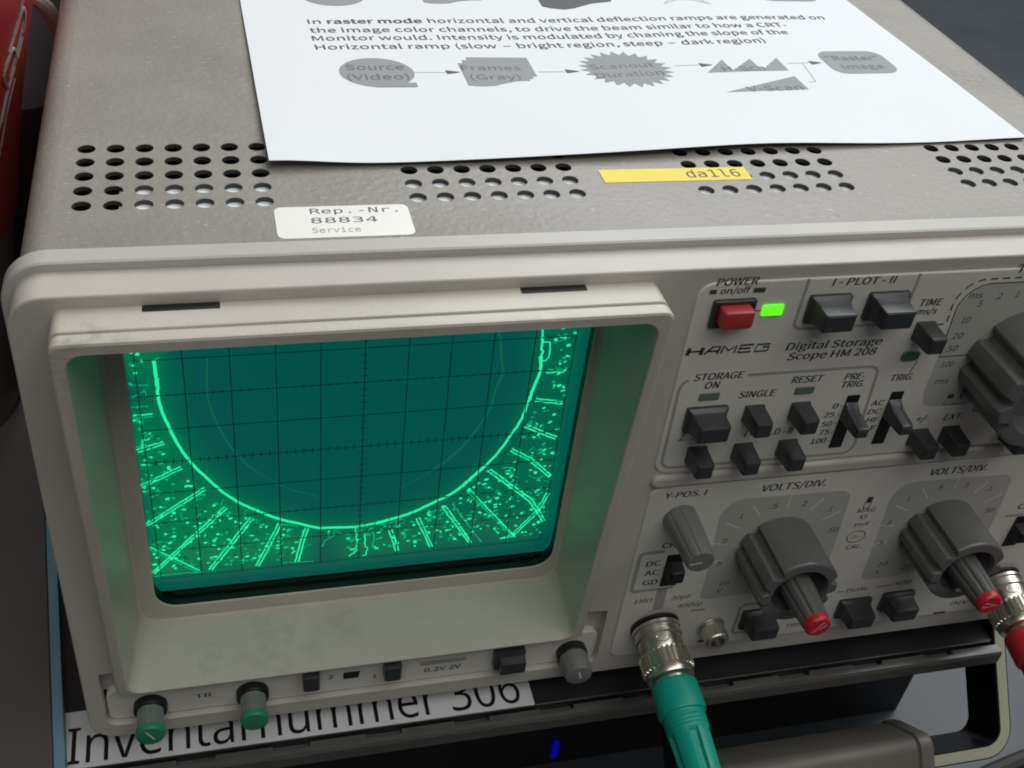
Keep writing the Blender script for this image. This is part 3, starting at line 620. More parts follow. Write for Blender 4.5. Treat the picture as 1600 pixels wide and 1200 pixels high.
TR = {'arc': [[-45.9, 29.9], [-45.8, 25.9], [-45.7, 24.1], [-45.7, 20.4], [-46.3, 19.6], [-45.4, 16.5], [-45.5, 15.1], [-44.6, 12.4], [-44.1, 10.1], [-43.6, 7.9], [-42.0, 3.0], [-40.1, -1.3], [-38.0, -4.6], [-34.6, -10.0], [-32.8, -12.4], [-30.1, -15.2], [-27.3, -17.5], [-23.9, -20.2], [-20.3, -22.6], [-17.1, -24.0], [-13.3, -25.7], [-11.5, -27.2], [-6.9, -27.4], [-5.6, -27.6], [-0.1, -28.1], [2.2, -27.7], [6.3, -26.9], [11.4, -25.5], [12.9, -25.1], [20.2, -21.1], [24.1, -19.0], [28.9, -13.4], [31.3, -10.5], [33.9, -7.2], [36.2, -2.8], [37.5, 0.3], [38.7, 2.9], [39.7, 5.1], [40.1, 8.0], [40.1, 8.0], [41.2, 14.5], [42.7, 19.9], [42.7, 20.4], [42.2, 22.1], [41.7, 24.8]], 'arc2': [[42.2, 22.9], [41.7, 24.8], [42.2, 25.8], [41.8, 27.0], [42.1, 27.7], [41.6, 29.1], [41.7, 30.5], [41.2, 31.3], [41.3, 32.2], [41.0, 34.1]], 'f1': [[-34.7, 29.9], [-35.0, 25.5], [-35.4, 20.0], [-35.0, 16.2], [-33.4, 9.3], [-32.4, 6.7], [-30.3, 1.5], [-26.8, -4.1], [-25.9, -5.0], [-20.6, -10.1], [-17.9, -12.4], [-10.1, -16.1]], 'f2': [[30.8, 32.0], [31.7, 29.8], [32.0, 24.4], [33.4, 20.9], [33.2, 19.4], [31.8, 15.6], [31.1, 8.8], [31.1, 8.6], [27.6, 1.3], [27.2, 0.6], [24.0, -4.4], [20.2, -8.4], [17.4, -10.6], [13.3, -13.4], [10.3, -15.3]], 'dbl': [[[-51.8, 3.9], [-45.7, 5.9]], [[-51.9, -7.3], [-42.4, -2.3]], [[-51.9, -20.3], [-37.4, -9.7]], [[-51.9, -37.7], [-33.0, -16.8]], [[-52.0, -28.5], [-49.4, -30.9], [-40.8, -38.7]], [[-37.9, -38.7], [-26.9, -21.2]], [[-26.1, -39.0], [-20.1, -24.2]], [[-16.1, -39.0], [-14.4, -30.2], [-13.4, -26.8]], [[8.1, -30.4], [10.2, -39.3]], [[15.1, -26.9], [19.4, -38.8]], [[21.9, -23.7], [30.0, -38.8]], [[28.0, -18.6], [42.3, -38.7]], [[32.7, -11.8], [45.0, -24.0], [47.8, -28.6], [50.2, -32.9]], [[38.5, -39.1], [41.7, -37.3], [47.8, -28.6], [49.9, -22.2]], [[40.8, 2.4], [44.2, 0.4], [49.4, -2.5]], [[37.9, -5.4], [43.2, -9.1], [49.7, -16.1]], [[42.3, 10.7], [49.3, 9.2]], [[43.8, 19.6], [48.4, 19.4]], [[-51.7, 14.2], [-47.4, 14.4]]], 'sgl': [[[1.4, -31.0], [1.6, -35.8], [2.4, -36.3], [1.8, -39.0], [1.0, -39.2]], [[-1.1, -28.5], [-0.6, -33.4], [-0.7, -37.0], [-2.6, -38.9]], [[-9.7, -34.2], [-8.7, -31.9], [-6.8, -30.7], [-6.4, -28.4]], [[23.9, -22.8], [33.1, -38.6]], [[44.6, 28.4], [46.5, 28.8], [48.6, 29.6]], [[41.6, 28.7], [43.8, 28.4], [44.0, 23.9], [43.4, 22.8], [42.1, 22.9]], [[-51.5, 23.5], [-47.5, 23.1]], [[-51.8, 17.1], [-50.1, 17.2], [-48.2, 17.1]], [[-46.0, 29.7], [-44.7, 30.5]], [[-20.1, -24.2], [-15.7, -25.9]], [[4.9, -28.2], [8.8, -27.5], [11.1, -26.7]], [[-6.0, -29.0], [-4.4, -30.0], [-1.9, -30.7]], [[12.3, -34.0], [11.8, -31.6], [13.6, -30.6]], [[3.5, -30.4], [3.9, -33.4], [3.6, -36.5]], [[-51.3, 19.8], [-50.2, 20.6]], [[-49.5, 21.1], [-48.2, 21.5]], [[36.3, -11.6], [38.8, -11.4], [39.1, -12.2]], [[32.1, -12.6], [32.7, -11.8], [34.3, -12.8]], [[-51.6, -38.9], [-46.7, -38.8], [-39.7, -39.0]], [[-19.8, -38.8], [-11.8, -39.4]]]}
def rough_line(pts, w, step=1.3, jit=.12, gap=.06):
    out = []; P = []
    for (ax, az), (bx, bz) in zip(pts, pts[1:]):
        L = math.hypot(bx - ax, bz - az); m_ = max(1, int(L / step))
        for q in range(m_): P.append((ax + (bx - ax) * q / m_ + random.uniform(-jit, jit), az + (bz - az) * q / m_ + random.uniform(-jit, jit)))
    P.append(pts[-1]); cur = [P[0]]
    for p in P[1:]:
        cur.append(p)
        if random.random() < gap:
            if len(cur) > 1: out.append(ribbon(cur, w * random.uniform(.8, 1.2), fs))
            cur = [(p[0] + .2, p[1] - .05)]
    if len(cur) > 1: out.append(ribbon(cur, w, fs))
    return out
br, dm, ft = [], [], []
def evened(pts, win=2.6):
    P = []
    for (ax, az), (bx, bz) in zip(pts, pts[1:]):
        L = math.hypot(bx - ax, bz - az); m_ = max(1, int(L / .4)); P += [(ax + (bx - ax) * q / m_, az + (bz - az) * q / m_) for q in range(m_)]
    P.append(pts[-1]); k = int(win / .4); out = []
    for i in range(0, len(P), 3):
        a, b = max(0, i - k), min(len(P), i + k + 1); h = min(i - a, b - 1 - i); s = P[i - h:i + h + 1]; out.append((sum(p[0] for p in s) / len(s), sum(p[1] for p in s) / len(s)))
    return out
br += rough_line(evened(TR['arc']), .78, 1.3, .07, .08); br += rough_line(TR['arc2'], .5, .8, .35, .25)
for f_ in ('f1', 'f2'):
    e_ = evened(TR[f_]); q_ = len(e_) * (5 if f_ == 'f2' else 4) // 6; ft += rough_line(e_[:q_ + 1], .6 if f_ == 'f2' else .42, 2.5, .03, .0) + [ribbon(e_[q_:], .25, fs)]
def offs(pts, d):
    o = []
    for i, p in enumerate(pts):
        a = pts[max(i - 1, 0)]; b = pts[min(i + 1, len(pts) - 1)]; L = math.hypot(b[0] - a[0], b[1] - a[1]) or 1
        o.append((p[0] - (b[1] - a[1]) / L * d, p[1] + (b[0] - a[0]) / L * d))
    return o
def clipd(pts):
    return [(min(max(x, -51.9), 50.3), max(z, -38.9 + 0.02 * x)) for x, z in pts]
for k, p in enumerate(TR['dbl']):
    t_ = br if k % 7 != 4 else dm
    br += rough_line(clipd(offs(p, .42)), .40, 1.0, .08, .05); t_ += rough_line(clipd(offs(p, -.42)), .40, 1.0, .09, .07)
for k, p in enumerate(TR['sgl']):
    (br if k in (0, 1, 5) else dm).extend(rough_line(p, .34, .7, .12, .15))
cx, cz, Rr = -2.0, 16.5, 43.4
cnt = 0
while cnt < 1050:
    x = random.uniform(-51.5, 49.8); z = random.uniform(-37.6, 46)
    d = math.hypot(x - cx, z - cz)
    if d < Rr + 2.2 + (2.5 if z > 10 else 0): continue
    if z > 8 and abs(x) < 44: continue
    if -16 < x < -3 and z < -29: continue
    cnt += 1
    w = random.uniform(.25, .7); h = random.uniform(.22, .48); a = random.gauss(.1, .5)
    pts = [(x + w * math.cos(t) * math.cos(a) - h * math.sin(t) * math.sin(a), z + w * math.cos(t) * math.sin(a) + h * math.sin(t) * math.cos(a)) for t in [2 * PI * q / 7 for q in range(7)]]
    r_ = random.random()
    (br if r_ < .26 else dm if r_ < .58 else ft).append(poly2(pts, fs))
for q in range(260):                            # curly scraps between the spokes
    x = random.uniform(-50.5, 48.5); z = random.uniform(-37.5, 30); d = math.hypot(x - cx, z - cz)
    if d < Rr + 2.0 or (z > 8 and abs(x) < 44): continue
    P = [(x, z)]; a = random.uniform(0, 6.3)
    for s_ in range(random.randint(2, 5)):
        a += random.gauss(0, .8); P.append((P[-1][0] + .6 * math.cos(a), P[-1][1] + .6 * math.sin(a)))
    if max(math.hypot(u - cx, v - cz) for u, v in P) and min(v for u, v in P) > -38.5: (dm if q % 3 else ft).append(ribbon(P, .24, fs))
from mathutils.kdtree import KDTree
pts_ = [p for g_ in br for p in g_[0]]; kd = KDTree(len(pts_))
for i, p in enumerate(pts_): kd.insert(p, i)
kd.balance()
at_ = scr.data.attributes.new('beam', 'FLOAT', 'POINT'); vals = []
for v in scr.data.vertices:                     # light the phosphor scatters round the beam
    q = v.co / S; d_ = kd.find(q)[2]; c_ = len(kd.find_range(q, 6.0))
    vals.append(.38 * math.exp(-d_ / 1.3) + .75 * min(1.0, c_ / 210.0) ** .8 + .12 * math.exp(-d_ / 9))
at_.data.foreach_set('value', vals)
obj('bright_trace', join(*br), 'trace', scr, smooth=False)
obj('dim_trace', join(*dm), 'trace_dim', scr, smooth=False)
obj('faint_trace', join(*ft), 'trace_faint', scr, smooth=False)

# ------------------------------------------------------------------ controls in the strip under the hood
TY = -20.6; TK = -18.5
obj('strip_panel', slab(-64.7, 63.4, -68.0, -56.5, -18.45, -20.55, 2.4, .2), 'panel', osc)
for x, lbl in ((-54.6, 0), (-29.5, 1)):
    k = root_part('green_tipped_knob', (x, TK, -63.6))
    obj_part('knob_stem', lathe([(0, 4.1), (4.0, 4.1), (4.4, 3.9), (4.4, 3.3)], 40), 'slot', k, (x, TK, -63.6))
    obj_part('knob_sleeve', lathe([(4.4, 3.35), (9.7, 3.2)], 60, lambda a, l, r: 1 - .05 * max(0, math.cos(8 * a)) ** 3), 'clear_tip', k, (x, TK, -63.6))
    cp = obj_part('green_cap', lathe([(9.7, 3.5), (11.1, 3.5), (11.5, 3.3), (11.6, 2.9)], 40), 'green_tip', k, (x, TK, -63.6))
    if not lbl: obj_part('pointer_mark', ribbon([(-1.0, 2.2), (.9, -1.2)], .4, lambda u, v: (u, -11.65, v)), 'pointer', cp, (x, TK, -63.6), smooth=False)
k = root_part('grey_knob', (56.4, TK, -63.8))
obj_part('knob_stem', lathe([(0, 4.3), (4.2, 4.3), (4.6, 3.9)], 40), 'slot', k, (56.4, TK, -63.8))
kb = obj_part('knob_sleeve', lathe([(4.6, 4.0), (9.9, 3.9), (10.6, 3.6), (10.8, 3.1)], 60, lambda a, l, r: 1 - .04 * max(0, math.cos(8 * a)) ** 3), 'clear_grey', k, (56.4, TK, -63.8))
obj_part('pointer_mark', ribbon([(-.3, 1.9), (.5, -1.0)], .4, lambda u, v: (u, -10.85, v)), 'pointer', kb, (56.4, TK, -63.8), smooth=False)
for x, w in ((-14.7, 4.2), (6.4, 4.4)):
    obj('square_button', loft([rbox(x - w / 2, x + w / 2, -62.9, -56.6, .3, TY, 3), rbox(x - w / 2, x + w / 2, -62.7, -56.8, .3, TY - 3.0, 3), rbox(x - w / 2 + .4, x + w / 2 - .4, -62.3, -57.2, .3, TY - 3.4, 3)]), 'button', osc)
obj('small_opening', loft([[(-6.2, y, -63.4), (-2.3, y, -63.4), (-1.8, y, -60.8), (-6.2, y, -60.8)] for y in (TY - .06, TY + .1)]), 'slot', osc)
obj('slide_button', loft([rbox(34.0, 42.5, -65.4, -58.2, .4, TY, 3), rbox(34.0, 42.5, -65.2, -58.4, .4, TY - 2.0, 3), rbox(35.2, 42.3, -65.0, -59.8, .4, TY - 2.4, 3), rbox(35.3, 42.2, -64.6, -60.4, .4, TY - 4.5, 3)]), 'button', osc)
obj('calibrator_slot', slab(14.0, 26.8, -62.0, -60.3, TY + .1, TY - .1, .8, .05), 'outline', osc)
ft_ = lambda x, z: (x, TY - .05, z)
for g_ in (text('TR', -43.6, -39.6, -63.4, 1.6, ft_, .02), text('2', -10.2, -8.9, -62.6, 1.6, ft_, .02), text('1', 1.6, 2.5, -64.6, 1.6, ft_, .02), text('0.2V 2V', 15.4, 25.4, -65.0, 1.7, ft_, .02)): obj('strip_printing', g_, 'ink', osc, smooth=False)

# stickers on the casing
st = obj('service_sticker', hslab(-19.3, 8.7, -6.3, 5.9, 63.3, 63.42, 1.6, .03), 'sticker', osc)
ftop = lambda x, y: (x, y, 63.46)
FONT = 'mono'
obj('sticker_printing', join(text('Rep.-Nr.', -12.0, 6.3, 2.9, 2.05, ftop), text('88834', -12.1, 1.6, -0.8, 2.05, ftop)), 'grey_ink', st, smooth=False)
obj('sticker_printing', text('Service', -12.2, -2.4, -4.5, 1.9, ftop), 'outline', st, smooth=False)
ya = obj('yellow_sticker', hslab(55.7, 92.6, 12.9, 18.9, 63.3, 63.42, .2, .03), 'yellow', osc)
obj('sticker_printing', text('da1l6', 76.7, 90.3, 14.4, 3.4, ftop), 'ink', ya, smooth=False)

FONT = 'sans'
# feet and the folding handle
for x, y in ((-50, 20), (182, 20), (-50, 300), (182, 300)): obj('rubber_foot', [(v[0] + x, v[1] + y, v[2]) for v in lathe([(-80, 8), (-71.5, 9)], 24, axis='z')[0]] and ([(v[0] + x, v[1] + y, v[2]) for v in lathe([(-80, 8), (-71.5, 9)], 24, axis='z')[0]], lathe([(-80, 8), (-71.5, 9)], 24, axis='z')[1]), 'rubber', osc)
X0 = 195.6; XI = 94.0; d = Vector((0, -.64, -.768)); w = Vector((0, .768, -.64))
A0 = Vector((0, -20.0, -73.2)); corner = Vector((0, -46.2, -104.6)); T_ = 4.3; W_ = 15.6
def ushape(t0, t1, o0, o1, flip=False):        # U strip between offsets t0..t1 outside the inner line, and o0..o1 across its width
    L = (corner - A0).length; xc = (X0 + XI) / 2; hx = X0 - xc; r = 5.0
    def path(t):
        p = [(hx + t, -2.0), (hx + t, L - r)]
        for k in range(1, 7):
            a = PI / 2 * k / 6; p.append((hx - r + (r + t) * math.cos(a), L - r + (r + t) * math.sin(a)))
        p += [(-q[0], q[1]) for q in reversed(p)]
        return p
    pi, po = path(t0), path(t1); loops = []
    for (a, b), (c, e) in zip(pi, po):
        loops.append([tuple(A0 + Vector((xc + u, 0, 0)) + d * v + w * o) for u, v, o in ((a, b, o0), (c, e, o0), (c, e, o1), (a, b, o1))])
    return loft(loops)
hn = obj('carry_handle', ushape(0.5, T_ - .5, 0, W_), 'cream', case, sharp=22)
for a_, b_ in ((0, 0.48), (T_ - .48, T_)): obj('handle_lining', ushape(a_, b_, .25, W_ - .25), 'arm_black', hn)
def grip():
    c0 = corner + w * (W_ / 2 + .3) + d * .8; loops = []
    for x, k in ((100.5, .86), (101, 1.0), (103, 1.06), (105.4, 1.06), (106, .98), (165.2, .98), (165.8, 1.06), (168.6, 1.06), (170.4, 1.0), (171, .88)):
        loops.append([tuple(c0 + Vector((x, 0, 0)) + w * (u * k) + d * (v * k)) for u, v in rr2(0, 0, 21, 15, 4.0, 6)])
    return loft(loops)
obj('handle_grip', grip(), 'grip', hn, sharp=22)

# ------------------------------------------------------------------ paper lying on top
PY = math.radians(2.7); pca, psa = math.cos(PY), math.sin(PY)
def plift(x, y):
    u = max(y - 23, 0); a = 2.6 * math.exp(-((x + 19) / 16) ** 2) + 2.1 * math.exp(-((x - 78) / 48) ** 2) + .9 * math.exp(-((x - 175) / 18) ** 2)
    return .35 + .65 * a * math.exp(-u / 26) + .35 * (1 + math.sin(x * .045 + y * .02) * math.sin(y * .031 - x * .012))
def paper():
    nx, ny = 60, 60; V = []; F = []
    for j in range(ny + 1):
        for i in range(nx + 1):
            u, t = i / nx, (j / ny) ** 1.5
            xl = -18.9 - 1.2 * t * 2.2; xr = 179.3 - 5.2 * t * 2.6
            x = xl + (xr - xl) * u; y0 = 22.0 + 8.1 * u - 2.2 * math.sin(u * PI) * (1 - u) + 1.4 * math.exp(-((u - .62) / .12) ** 2); y1 = 302 + 9.2 * u
            y = y0 + (y1 - y0) * t; V.append((x, y, 63.35 + plift(x, y)))
    for j in range(ny):
        for i in range(nx): a = j * (nx + 1) + i; F.append((a, a + 1, a + nx + 2, a + nx + 1))
    n = len(V); V += [(x, y, z - .1) for x, y, z in V]
    F += [tuple(i + n for i in reversed(q)) for q in F]
    return V, F
pap = obj('paper_sheet', paper(), 'paper', smooth=True)
tag(pap, 'white printed sheet with text and grey flow chart lying on the oscilloscope', 'paper')
WL[pap.name] = Vector()
lift = lambda e: (lambda x, y: (x, y, 63.35 + plift(x, y) + e))
f1, f2_, f3 = lift(.12), lift(.07), lift(.17)
def rot(g, x0, y0, ang):
    c, s = math.cos(ang), math.sin(ang); return [(x0 + (a - x0) * c - (b - y0) * s, y0 + (a - x0) * s + (b - y0) * c) for a, b in g]
def ptext(s, x0, x1, y0, y1, cap, f=f1, bold=0.0, part=None):
    CAPH = caph(); ang = math.atan2(y1 - y0, x1 - x0); v, fc = text2(s, bold); a = min(p[0] for p in v); b = max(p[0] for p in v); L = math.hypot(x1 - x0, y1 - y0); q = L / (b - a); k = cap / CAPH
    pts = [(x0 + (p[0] - a) * q, y0 + p[1] * k) for p in v]
    reps = [0.0] if bold < .015 else [-1.0, 0.0, 1.0]; V = []; F = []
    for j, o in enumerate(reps):
        n = len(V); V += [(x, y, z + .012 * j) for x, y, z in [f(p[0] + o * .035 * cap, p[1]) for p in rot(pts, x0, y0, ang)]]; F += [tuple(i + n for i in r) for r in fc]
    return V, F
tx = []
slope = 8.4 / 160.7
def xline(x0, x1, y, runs, cap):
    # several runs (string, bold) set one after another to fill x0..x1
    ws = []
    for s, b in runs: v, _ = text2(s, b); ws.append(max(p[0] for p in v) - min(p[0] for p in v))
    sp = .14; tot = sum(ws) + sp * (len(runs) - 1); q = (x1 - x0) / tot; x = x0
    for (s, b), w_ in zip(runs, ws):
        tx.append(ptext(s, x, x + w_ * q, y + (x - x0) * slope, y + (x - x0 + w_ * q) * slope, cap, f1, b)); x += (w_ + sp) * q
xline(-2.5, 158.3, 101.1, [('In', 0), ('raster mode', .03), ('horizontal and vertical deflection ramps are generated on', 0)], 3.1)
xline(-2.6, 142.3, 95.0, [('the image color channels, to drive the beam similar to how a CRT-', 0)], 3.1)
xline(-2.5, 140.0, 89.5, [('Monitor would. Intensity is modulated by chaning the slope of the', 0)], 3.1)
xline(-2.3, 129.7, 83.6, [('Horizontal ramp (slow', 0), ('\u2013', 0), ('bright region, steep', 0), ('\u2013', 0), ('dark region)', 0)], 3.1)
tg = []
figs, dark, lines = [], [], []
def P2(pts, e=f2_): return poly2(pts, e)
el = [(11.6 + 9.6 * math.cos(a), 69.6 + 8.8 * math.sin(a)) for a in [2 * PI * k / 48 for k in range(48)]]
el = [p for p in el]
figs.append(join(P2(el), ([f1(10.2, 60.75), f1(20.7, 60.85), f1(20.7, 63.3), f1(17.2, 63.2)], [(0, 1, 2, 3)])))
tg += [ptext('Source', 3.9, 19.0, 70.8, 71.3, 3.1), ptext('(Video)', 3.7, 19.4, 65.0, 65.4, 3.1)]
figs.append(P2([(33.9, 75.8), (35.3, 75.8), (35.3, 77.8), (36.8, 77.8), (36.8, 79.7), (53.8, 80.0), (53.7, 68), (52.4, 67.9), (52.4, 66.5), (51.2, 66.4), (51.1, 65.2), (48, 65.0), (44.0, 63.5), (41, 61.9), (38.5, 61.6), (36, 61.6), (34, 62.1)]))
tg += [ptext('Frames', 34.2, 50.4, 71.2, 71.8, 3.0), ptext('(Gray)', 35.6, 49.0, 65.4, 66.0, 3.0)]
figs.append(P2([(80.3 + (13.4 if k % 2 == 0 else 10.6) * math.cos(2 * PI * k / 48 + .06), 72.9 + (11.6 if k % 2 == 0 else 9.2) * math.sin(2 * PI * k / 48 + .06)) for k in range(48)]))
tg += [ptext('Scanout', 70.2, 89.2, 72.5, 74.2, 3.0), ptext('Duration', 70.4, 90.2, 67.1, 69.0, 3.0)]
figs.append(P2([(103.2, 70.3), (110.7, 78.7), (111.1, 71.2), (119.4, 79.2), (120.2, 71.6), (128, 79.8), (128.3, 71.5)]))
figs.append(P2([(103.7, 57.8), (128.3, 67.7), (128.9, 59.5)]))
tg += [ptext('H-Sca', 108.6, 121.4, 71.1, 71.7, 2.9), ptext('V-Scan', 110.6, 127.4, 58.2, 59.2, 2.9)]
figs.append(P2([(x, y) for x, y in rot(rr2(153.0, 77.4, 21.4, 15.2, 4.4, 6), 153, 77.4, .045)]))
tg += [ptext('"Raster"', 144.0, 161.3, 78.2, 79.0, 3.0, f1), ptext('Image', 146.5, 160, 72.4, 73.2, 3.0, f1)]
for a, b in (((21.3, 69.6), (31, 69.9)), ((54.7, 70.9), (64, 71.2)), ((95.1, 74.9), (104, 75.4)), ((130, 76.0), (138, 76.8)), ((131.0, 64.0), (133.4, 64.4)), ((133.4, 64.4), (134.8, 76.3))): lines.append(ribbon([a, b], .28, f2_))
for x, y in ((33.5, 70.0), (66.5, 71.4), (106.6, 75.2), (141.2, 76.6)): dark.append(([f1(x, y), f1(x - 3.9, y + 1.15), f1(x - 3.7, y - 1.2)], [(0, 1, 2)]))
# the row of figures above, partly beyond the picture
figs.append(P2([(6.4 + 9.6 * math.cos(a), 123.4 + 8.8 * math.sin(a)) for a in [2 * PI * k / 40 for k in range(40)]]))
figs.append(P2([(31.8, 133), (50.2, 134), (50.2, 120.6), (46.4, 120.3), (43, 119.4), (40, 117.8), (37.8, 117.3), (35, 117.3), (32.4, 118)]))
lines.append(ribbon([(118 - 7, 123.8), (108, 120.1), (114, 124), (118, 130), (121, 124), (123.5, 120.4), (118, 123.5), (111, 123.7)], .5, f2_))
figs.append(P2([(x, y) for x, y in rot(rr2(153.3, 132, 21.4, 15.2, 4.4, 6), 153, 132, .045)]))
dark.append(P2([(67.9, 121.8), (67.9, 116.6), (70.6, 115.2), (74.2, 114.5), (77.6, 115.5), (80.8, 117.5), (84.4, 119.5), (91, 121.2), (91.6, 122.8), (91, 134), (67.9, 133)], f2_))
obj('printed_text', join(*tx), 'toner', pap, smooth=False)
for g_ in tg: obj('chart_text', g_, 'toner_mid', pap, smooth=False)
for nm, ll, mm in (('chart_shape', figs, 'fig'), ('chart_arrow', dark, 'fig_dark'), ('chart_line', lines, 'toner_light')):
    for g_ in ll: obj(nm, g_, mm, pap, smooth=False)

# ------------------------------------------------------------------ cable plugs
def plug(x, z, boot_mat, label, nm, ang):
    def lathe(prof, n=40, fl=None): return globals()['lathe']([(a_ * .87, b_ * 1.07) for a_, b_ in prof], n, (lambda a, l, r: fl(a, l / .87, r)) if fl else None)
    r_ = root('cable_plug', (x, PF, z), label, 'plug')
    loc = (x, PF, z)
    obj('socket_collar', lathe([(0, 6.4), (.9, 6.4), (1.0, 5.6), (2.4, 5.6)], 48), 'slot', r_, loc)
    sl = lathe([(1.2, 4.6), (1.3, 6.1), (1.7, 6.35), (2.6, 6.3), (3.0, 5.95), (4.0, 5.9), (4.4, 6.1), (5.4, 6.05), (5.9, 5.7), (9.6, 5.55), (10.2, 5.4)], 64)
    s_ = obj('coupling_sleeve', sl, 'nickel', r_, loc, 30)
    # bayonet slot: a raised lip curling round a dimple
    def onc(a, L, r): return (r * 1.07 * math.cos(a), -L * .87, r * 1.07 * math.sin(a))
    c0 = math.radians(ang); pts = [onc(c0 + .30 * math.cos(t) , 7.6 + 1.35 * math.sin(t), 5.68) for t in [math.radians(q) for q in range(70, 290, 20)]][::-1]
    pts += [onc(c0 - .1 + .9 * k / 6, 6.3 + .5 * math.sin(k * 1.1) * .6 + k * .12, 5.75) for k in range(1, 7)]
    pts2 = [onc(c0 + .30 * math.cos(t), 7.6 + 1.35 * math.sin(t), 5.66) for t in [math.radians(q) for q in range(200, -80, -20)]] + [onc(c0 + .3 + .12 * k, 6.3 - .05 * k + .35 * math.sin(k), 5.72) for k in range(1, 7)]
    obj('bayonet_lip', join(tube(smooth_path(pts2, 3), .17, 6), ), 'nickel', s_, loc)
    kn = lathe([(10.2, 5.5), (10.4, 6.1), (10.9, 6.3), (16.0, 6.3), (16.3, 6.05)], 240, lambda a, l, r: 1 + .055 * (1 if math.sin(30 * a + .1) > 0 else -1) if 10.6 < l < 16.1 else 1)
    obj('knurled_ring', kn, 'nickel', r_, loc, 15)
    obj('end_ring', lathe([(16.2, 5.6), (16.4, 6.1), (17.6, 6.15), (18.6, 5.9), (18.9, 5.0), (19.2, 4.6), (20.5, 4.5)], 64), 'nickel', r_, loc, 30)
    def slots(a, l, r):
        if l < 35.8: return 1
        k = 1.0
        for c in range(5):
            dd = abs((a - (math.radians(ang - 4) + c * 2 * PI / 5) + PI) % (2 * PI) - PI)
            wv = min(1, max(0, (l - 36.2) / 1.2)); 
            if dd < .26: k = 1 - .20 * wv * min(1, (1 - dd / .26) * 3)
        return k
    bt = [(20.2, 4.5), (20.3, 5.4), (20.9, 5.85), (21.8, 5.95), (29.5, 6.05), (30.3, 5.9), (30.6, 5.4), (31.0, 5.3), (31.6, 5.35)]
    for k in range(3): q = 31.9 + k * 1.2; bt += [(q, 5.36), (q + .3, 5.22), (q + .6, 5.36)]
    bt += [(35.7, 5.36), (36.0, 5.22)]
    bt += [(36.1 + k * 1.1, 5.18 - .03 * k) for k in range(34)] + [(73.2, 3.9), (74, 2.6)]
    obj('plug_boot', lathe(bt, 200, slots), boot_mat, r_, loc, 30)
    lp = [(0, -72, 0), (0, -84, -3), (2, -96, -14), (6, -106, -34), (12, -112, -58), (24, -110, -76 - (z + 55)), (44, -112, -82 - (z + 55) + .0), (90, -130, -82.6 - (z + 55)), (170, -150, -82.6 - (z + 55))]
    obj('cable', tube(smooth_path(lp), 2.4, 12), 'rubber', r_, loc)
    r_.rotation_euler = (math.radians(11), 0, 0)
    return r_
gp = plug(78.6, -54.6, 'green_boot', 'metal cable plug with a teal green rubber boot in the left input socket', 'green', 100)
rp = plug(186.9, -53.2, 'red_boot', 'metal cable plug with a red rubber boot at the right picture edge', 'red', 100)

# ------------------------------------------------------------------ things round the oscilloscope, standing on the case
bx, by = -128.5, 120
bt = root('red_bottle', (bx, by, -80), 'tapered red plastic bottle with white handwritten style lettering left of the oscilloscope', 'bottle')
def at(g): return [(x + bx, y + by, z) for x, y, z in g[0]], g[1]
def brad(z): return 30 + (z + 80) * .125 + .0009 * max(0, z + 20) ** 2
obj('bottle_body', at(lathe([(-80, 24), (-78.5, 29)] + [(z, brad(z)) for z in range(-70, 1, 10)], 64, axis='z')), 'bottle_base', bt)
obj('bottle_sleeve', at(lathe([(-2, brad(-2) + .2)] + [(z, brad(z) + .35) for z in range(0, 110, 10)] + [(128, 44), (140, 30), (150, 14), (170, 13)], 96, axis='z')), 'bottle', bt)
def onb(a, z): return (bx + (brad(z) + .45) * math.cos(a), by + (brad(z) + .45) * math.sin(a), z)
def swash(pts, r): return tube([onb(math.radians(q.x + 20), q.y) for q in smooth_path([Vector((p[0], p[1], 0)) for p in pts], 6)], r, 5)
sc = []
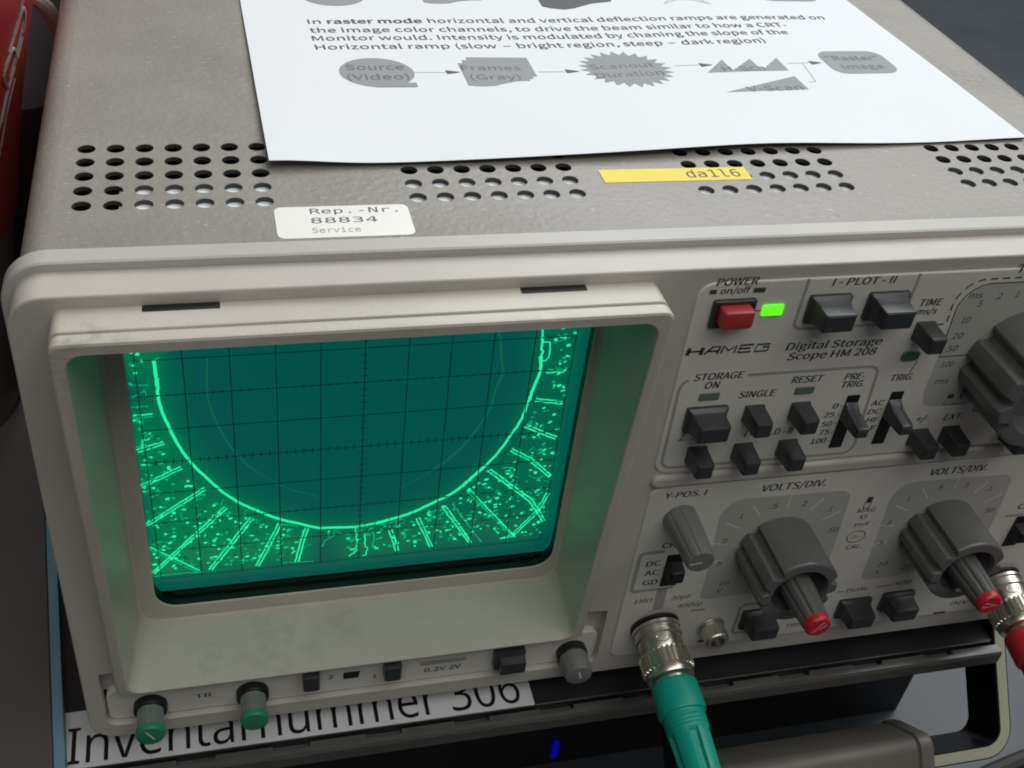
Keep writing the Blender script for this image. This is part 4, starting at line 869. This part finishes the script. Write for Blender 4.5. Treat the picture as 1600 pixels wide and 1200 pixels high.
for pts, r in (([(-66, -6), (-60, 6), (-54, 18), (-48, 30), (-44, 36)], .35), ([(-50, 14), (-44, 26), (-40, 38), (-36, 46)], .3), ([(-44, 36), (-40, 46), (-37, 52), (-40, 56), (-44, 50), (-40, 44)], .55), ([(-40, 48), (-35, 58), (-33, 64)], .35), ([(-36, 52), (-33, 60), (-36, 66), (-40, 60)], .6), ([(-42, 56), (-38, 64), (-37, 72), (-41, 74)], .6), ([(-58, 4), (-50, 20), (-46, 28)], .25)):
    sc.append(swash(pts, r))
obj('bottle_lettering', join(*sc), 'script', bt)
def turned(g, a, px, py): c, s = math.cos(a), math.sin(a); return [(px + (x - px) * c - (y - py) * s, py + (x - px) * s + (y - py) * c, z) for x, y, z in g[0]], g[1]
fo = root('grey_folder', (-86, -20, -80), 'narrow dark grey folder with a pale blue edge lying close to the oscilloscope', 'folder')
obj('folder_cover', turned(hslab(-93.6, -79.4, -190, 120, -79.9, -74.6, .6, .4), math.radians(5), -86, -20), 'box', fo)
obj('blue_edge', turned(hslab(-79.3, -76.6, -188, 60, -79.9, -75.2, .3, .2), math.radians(5), -86, -20), 'blue_edge', fo)
gb = root('grey_box', (-200, -40, -80), 'wide flat dark grey box at the left picture edge beside the folder', 'box')
obj('box_body', turned(hslab(-300, -99.0, -170, 60, -79.9, -66, 2, 1.2), math.radians(5), -86, -20), 'box', gb)
tag(obj('grey_cable', tube(smooth_path([(-180, 190, -70), (-140, 176, 20), (-104, 164, 50), (-80, 158, 49), (-73.5, 166, 30), (-73, 190, -20), (-73, 240, -77)]), 2.4), 'wire'), 'light grey cable running between the bottle and the oscilloscope', 'cable')
tag(obj('dark_cloth_bag', hslab(-300, -76, 185, 330, -79.9, 0, 20, 12), 'maroon'), 'dark maroon cloth bag standing behind the red bottle', 'bag')
tag(obj('black_cable', tube(smooth_path([(140, -60, -136.6), (190, -44, -136.6), (240, -34, -136.6), (320, -28, -136.6)]), 3.2), 'rubber'), 'black cable on the desk in front of the handle', 'cable')
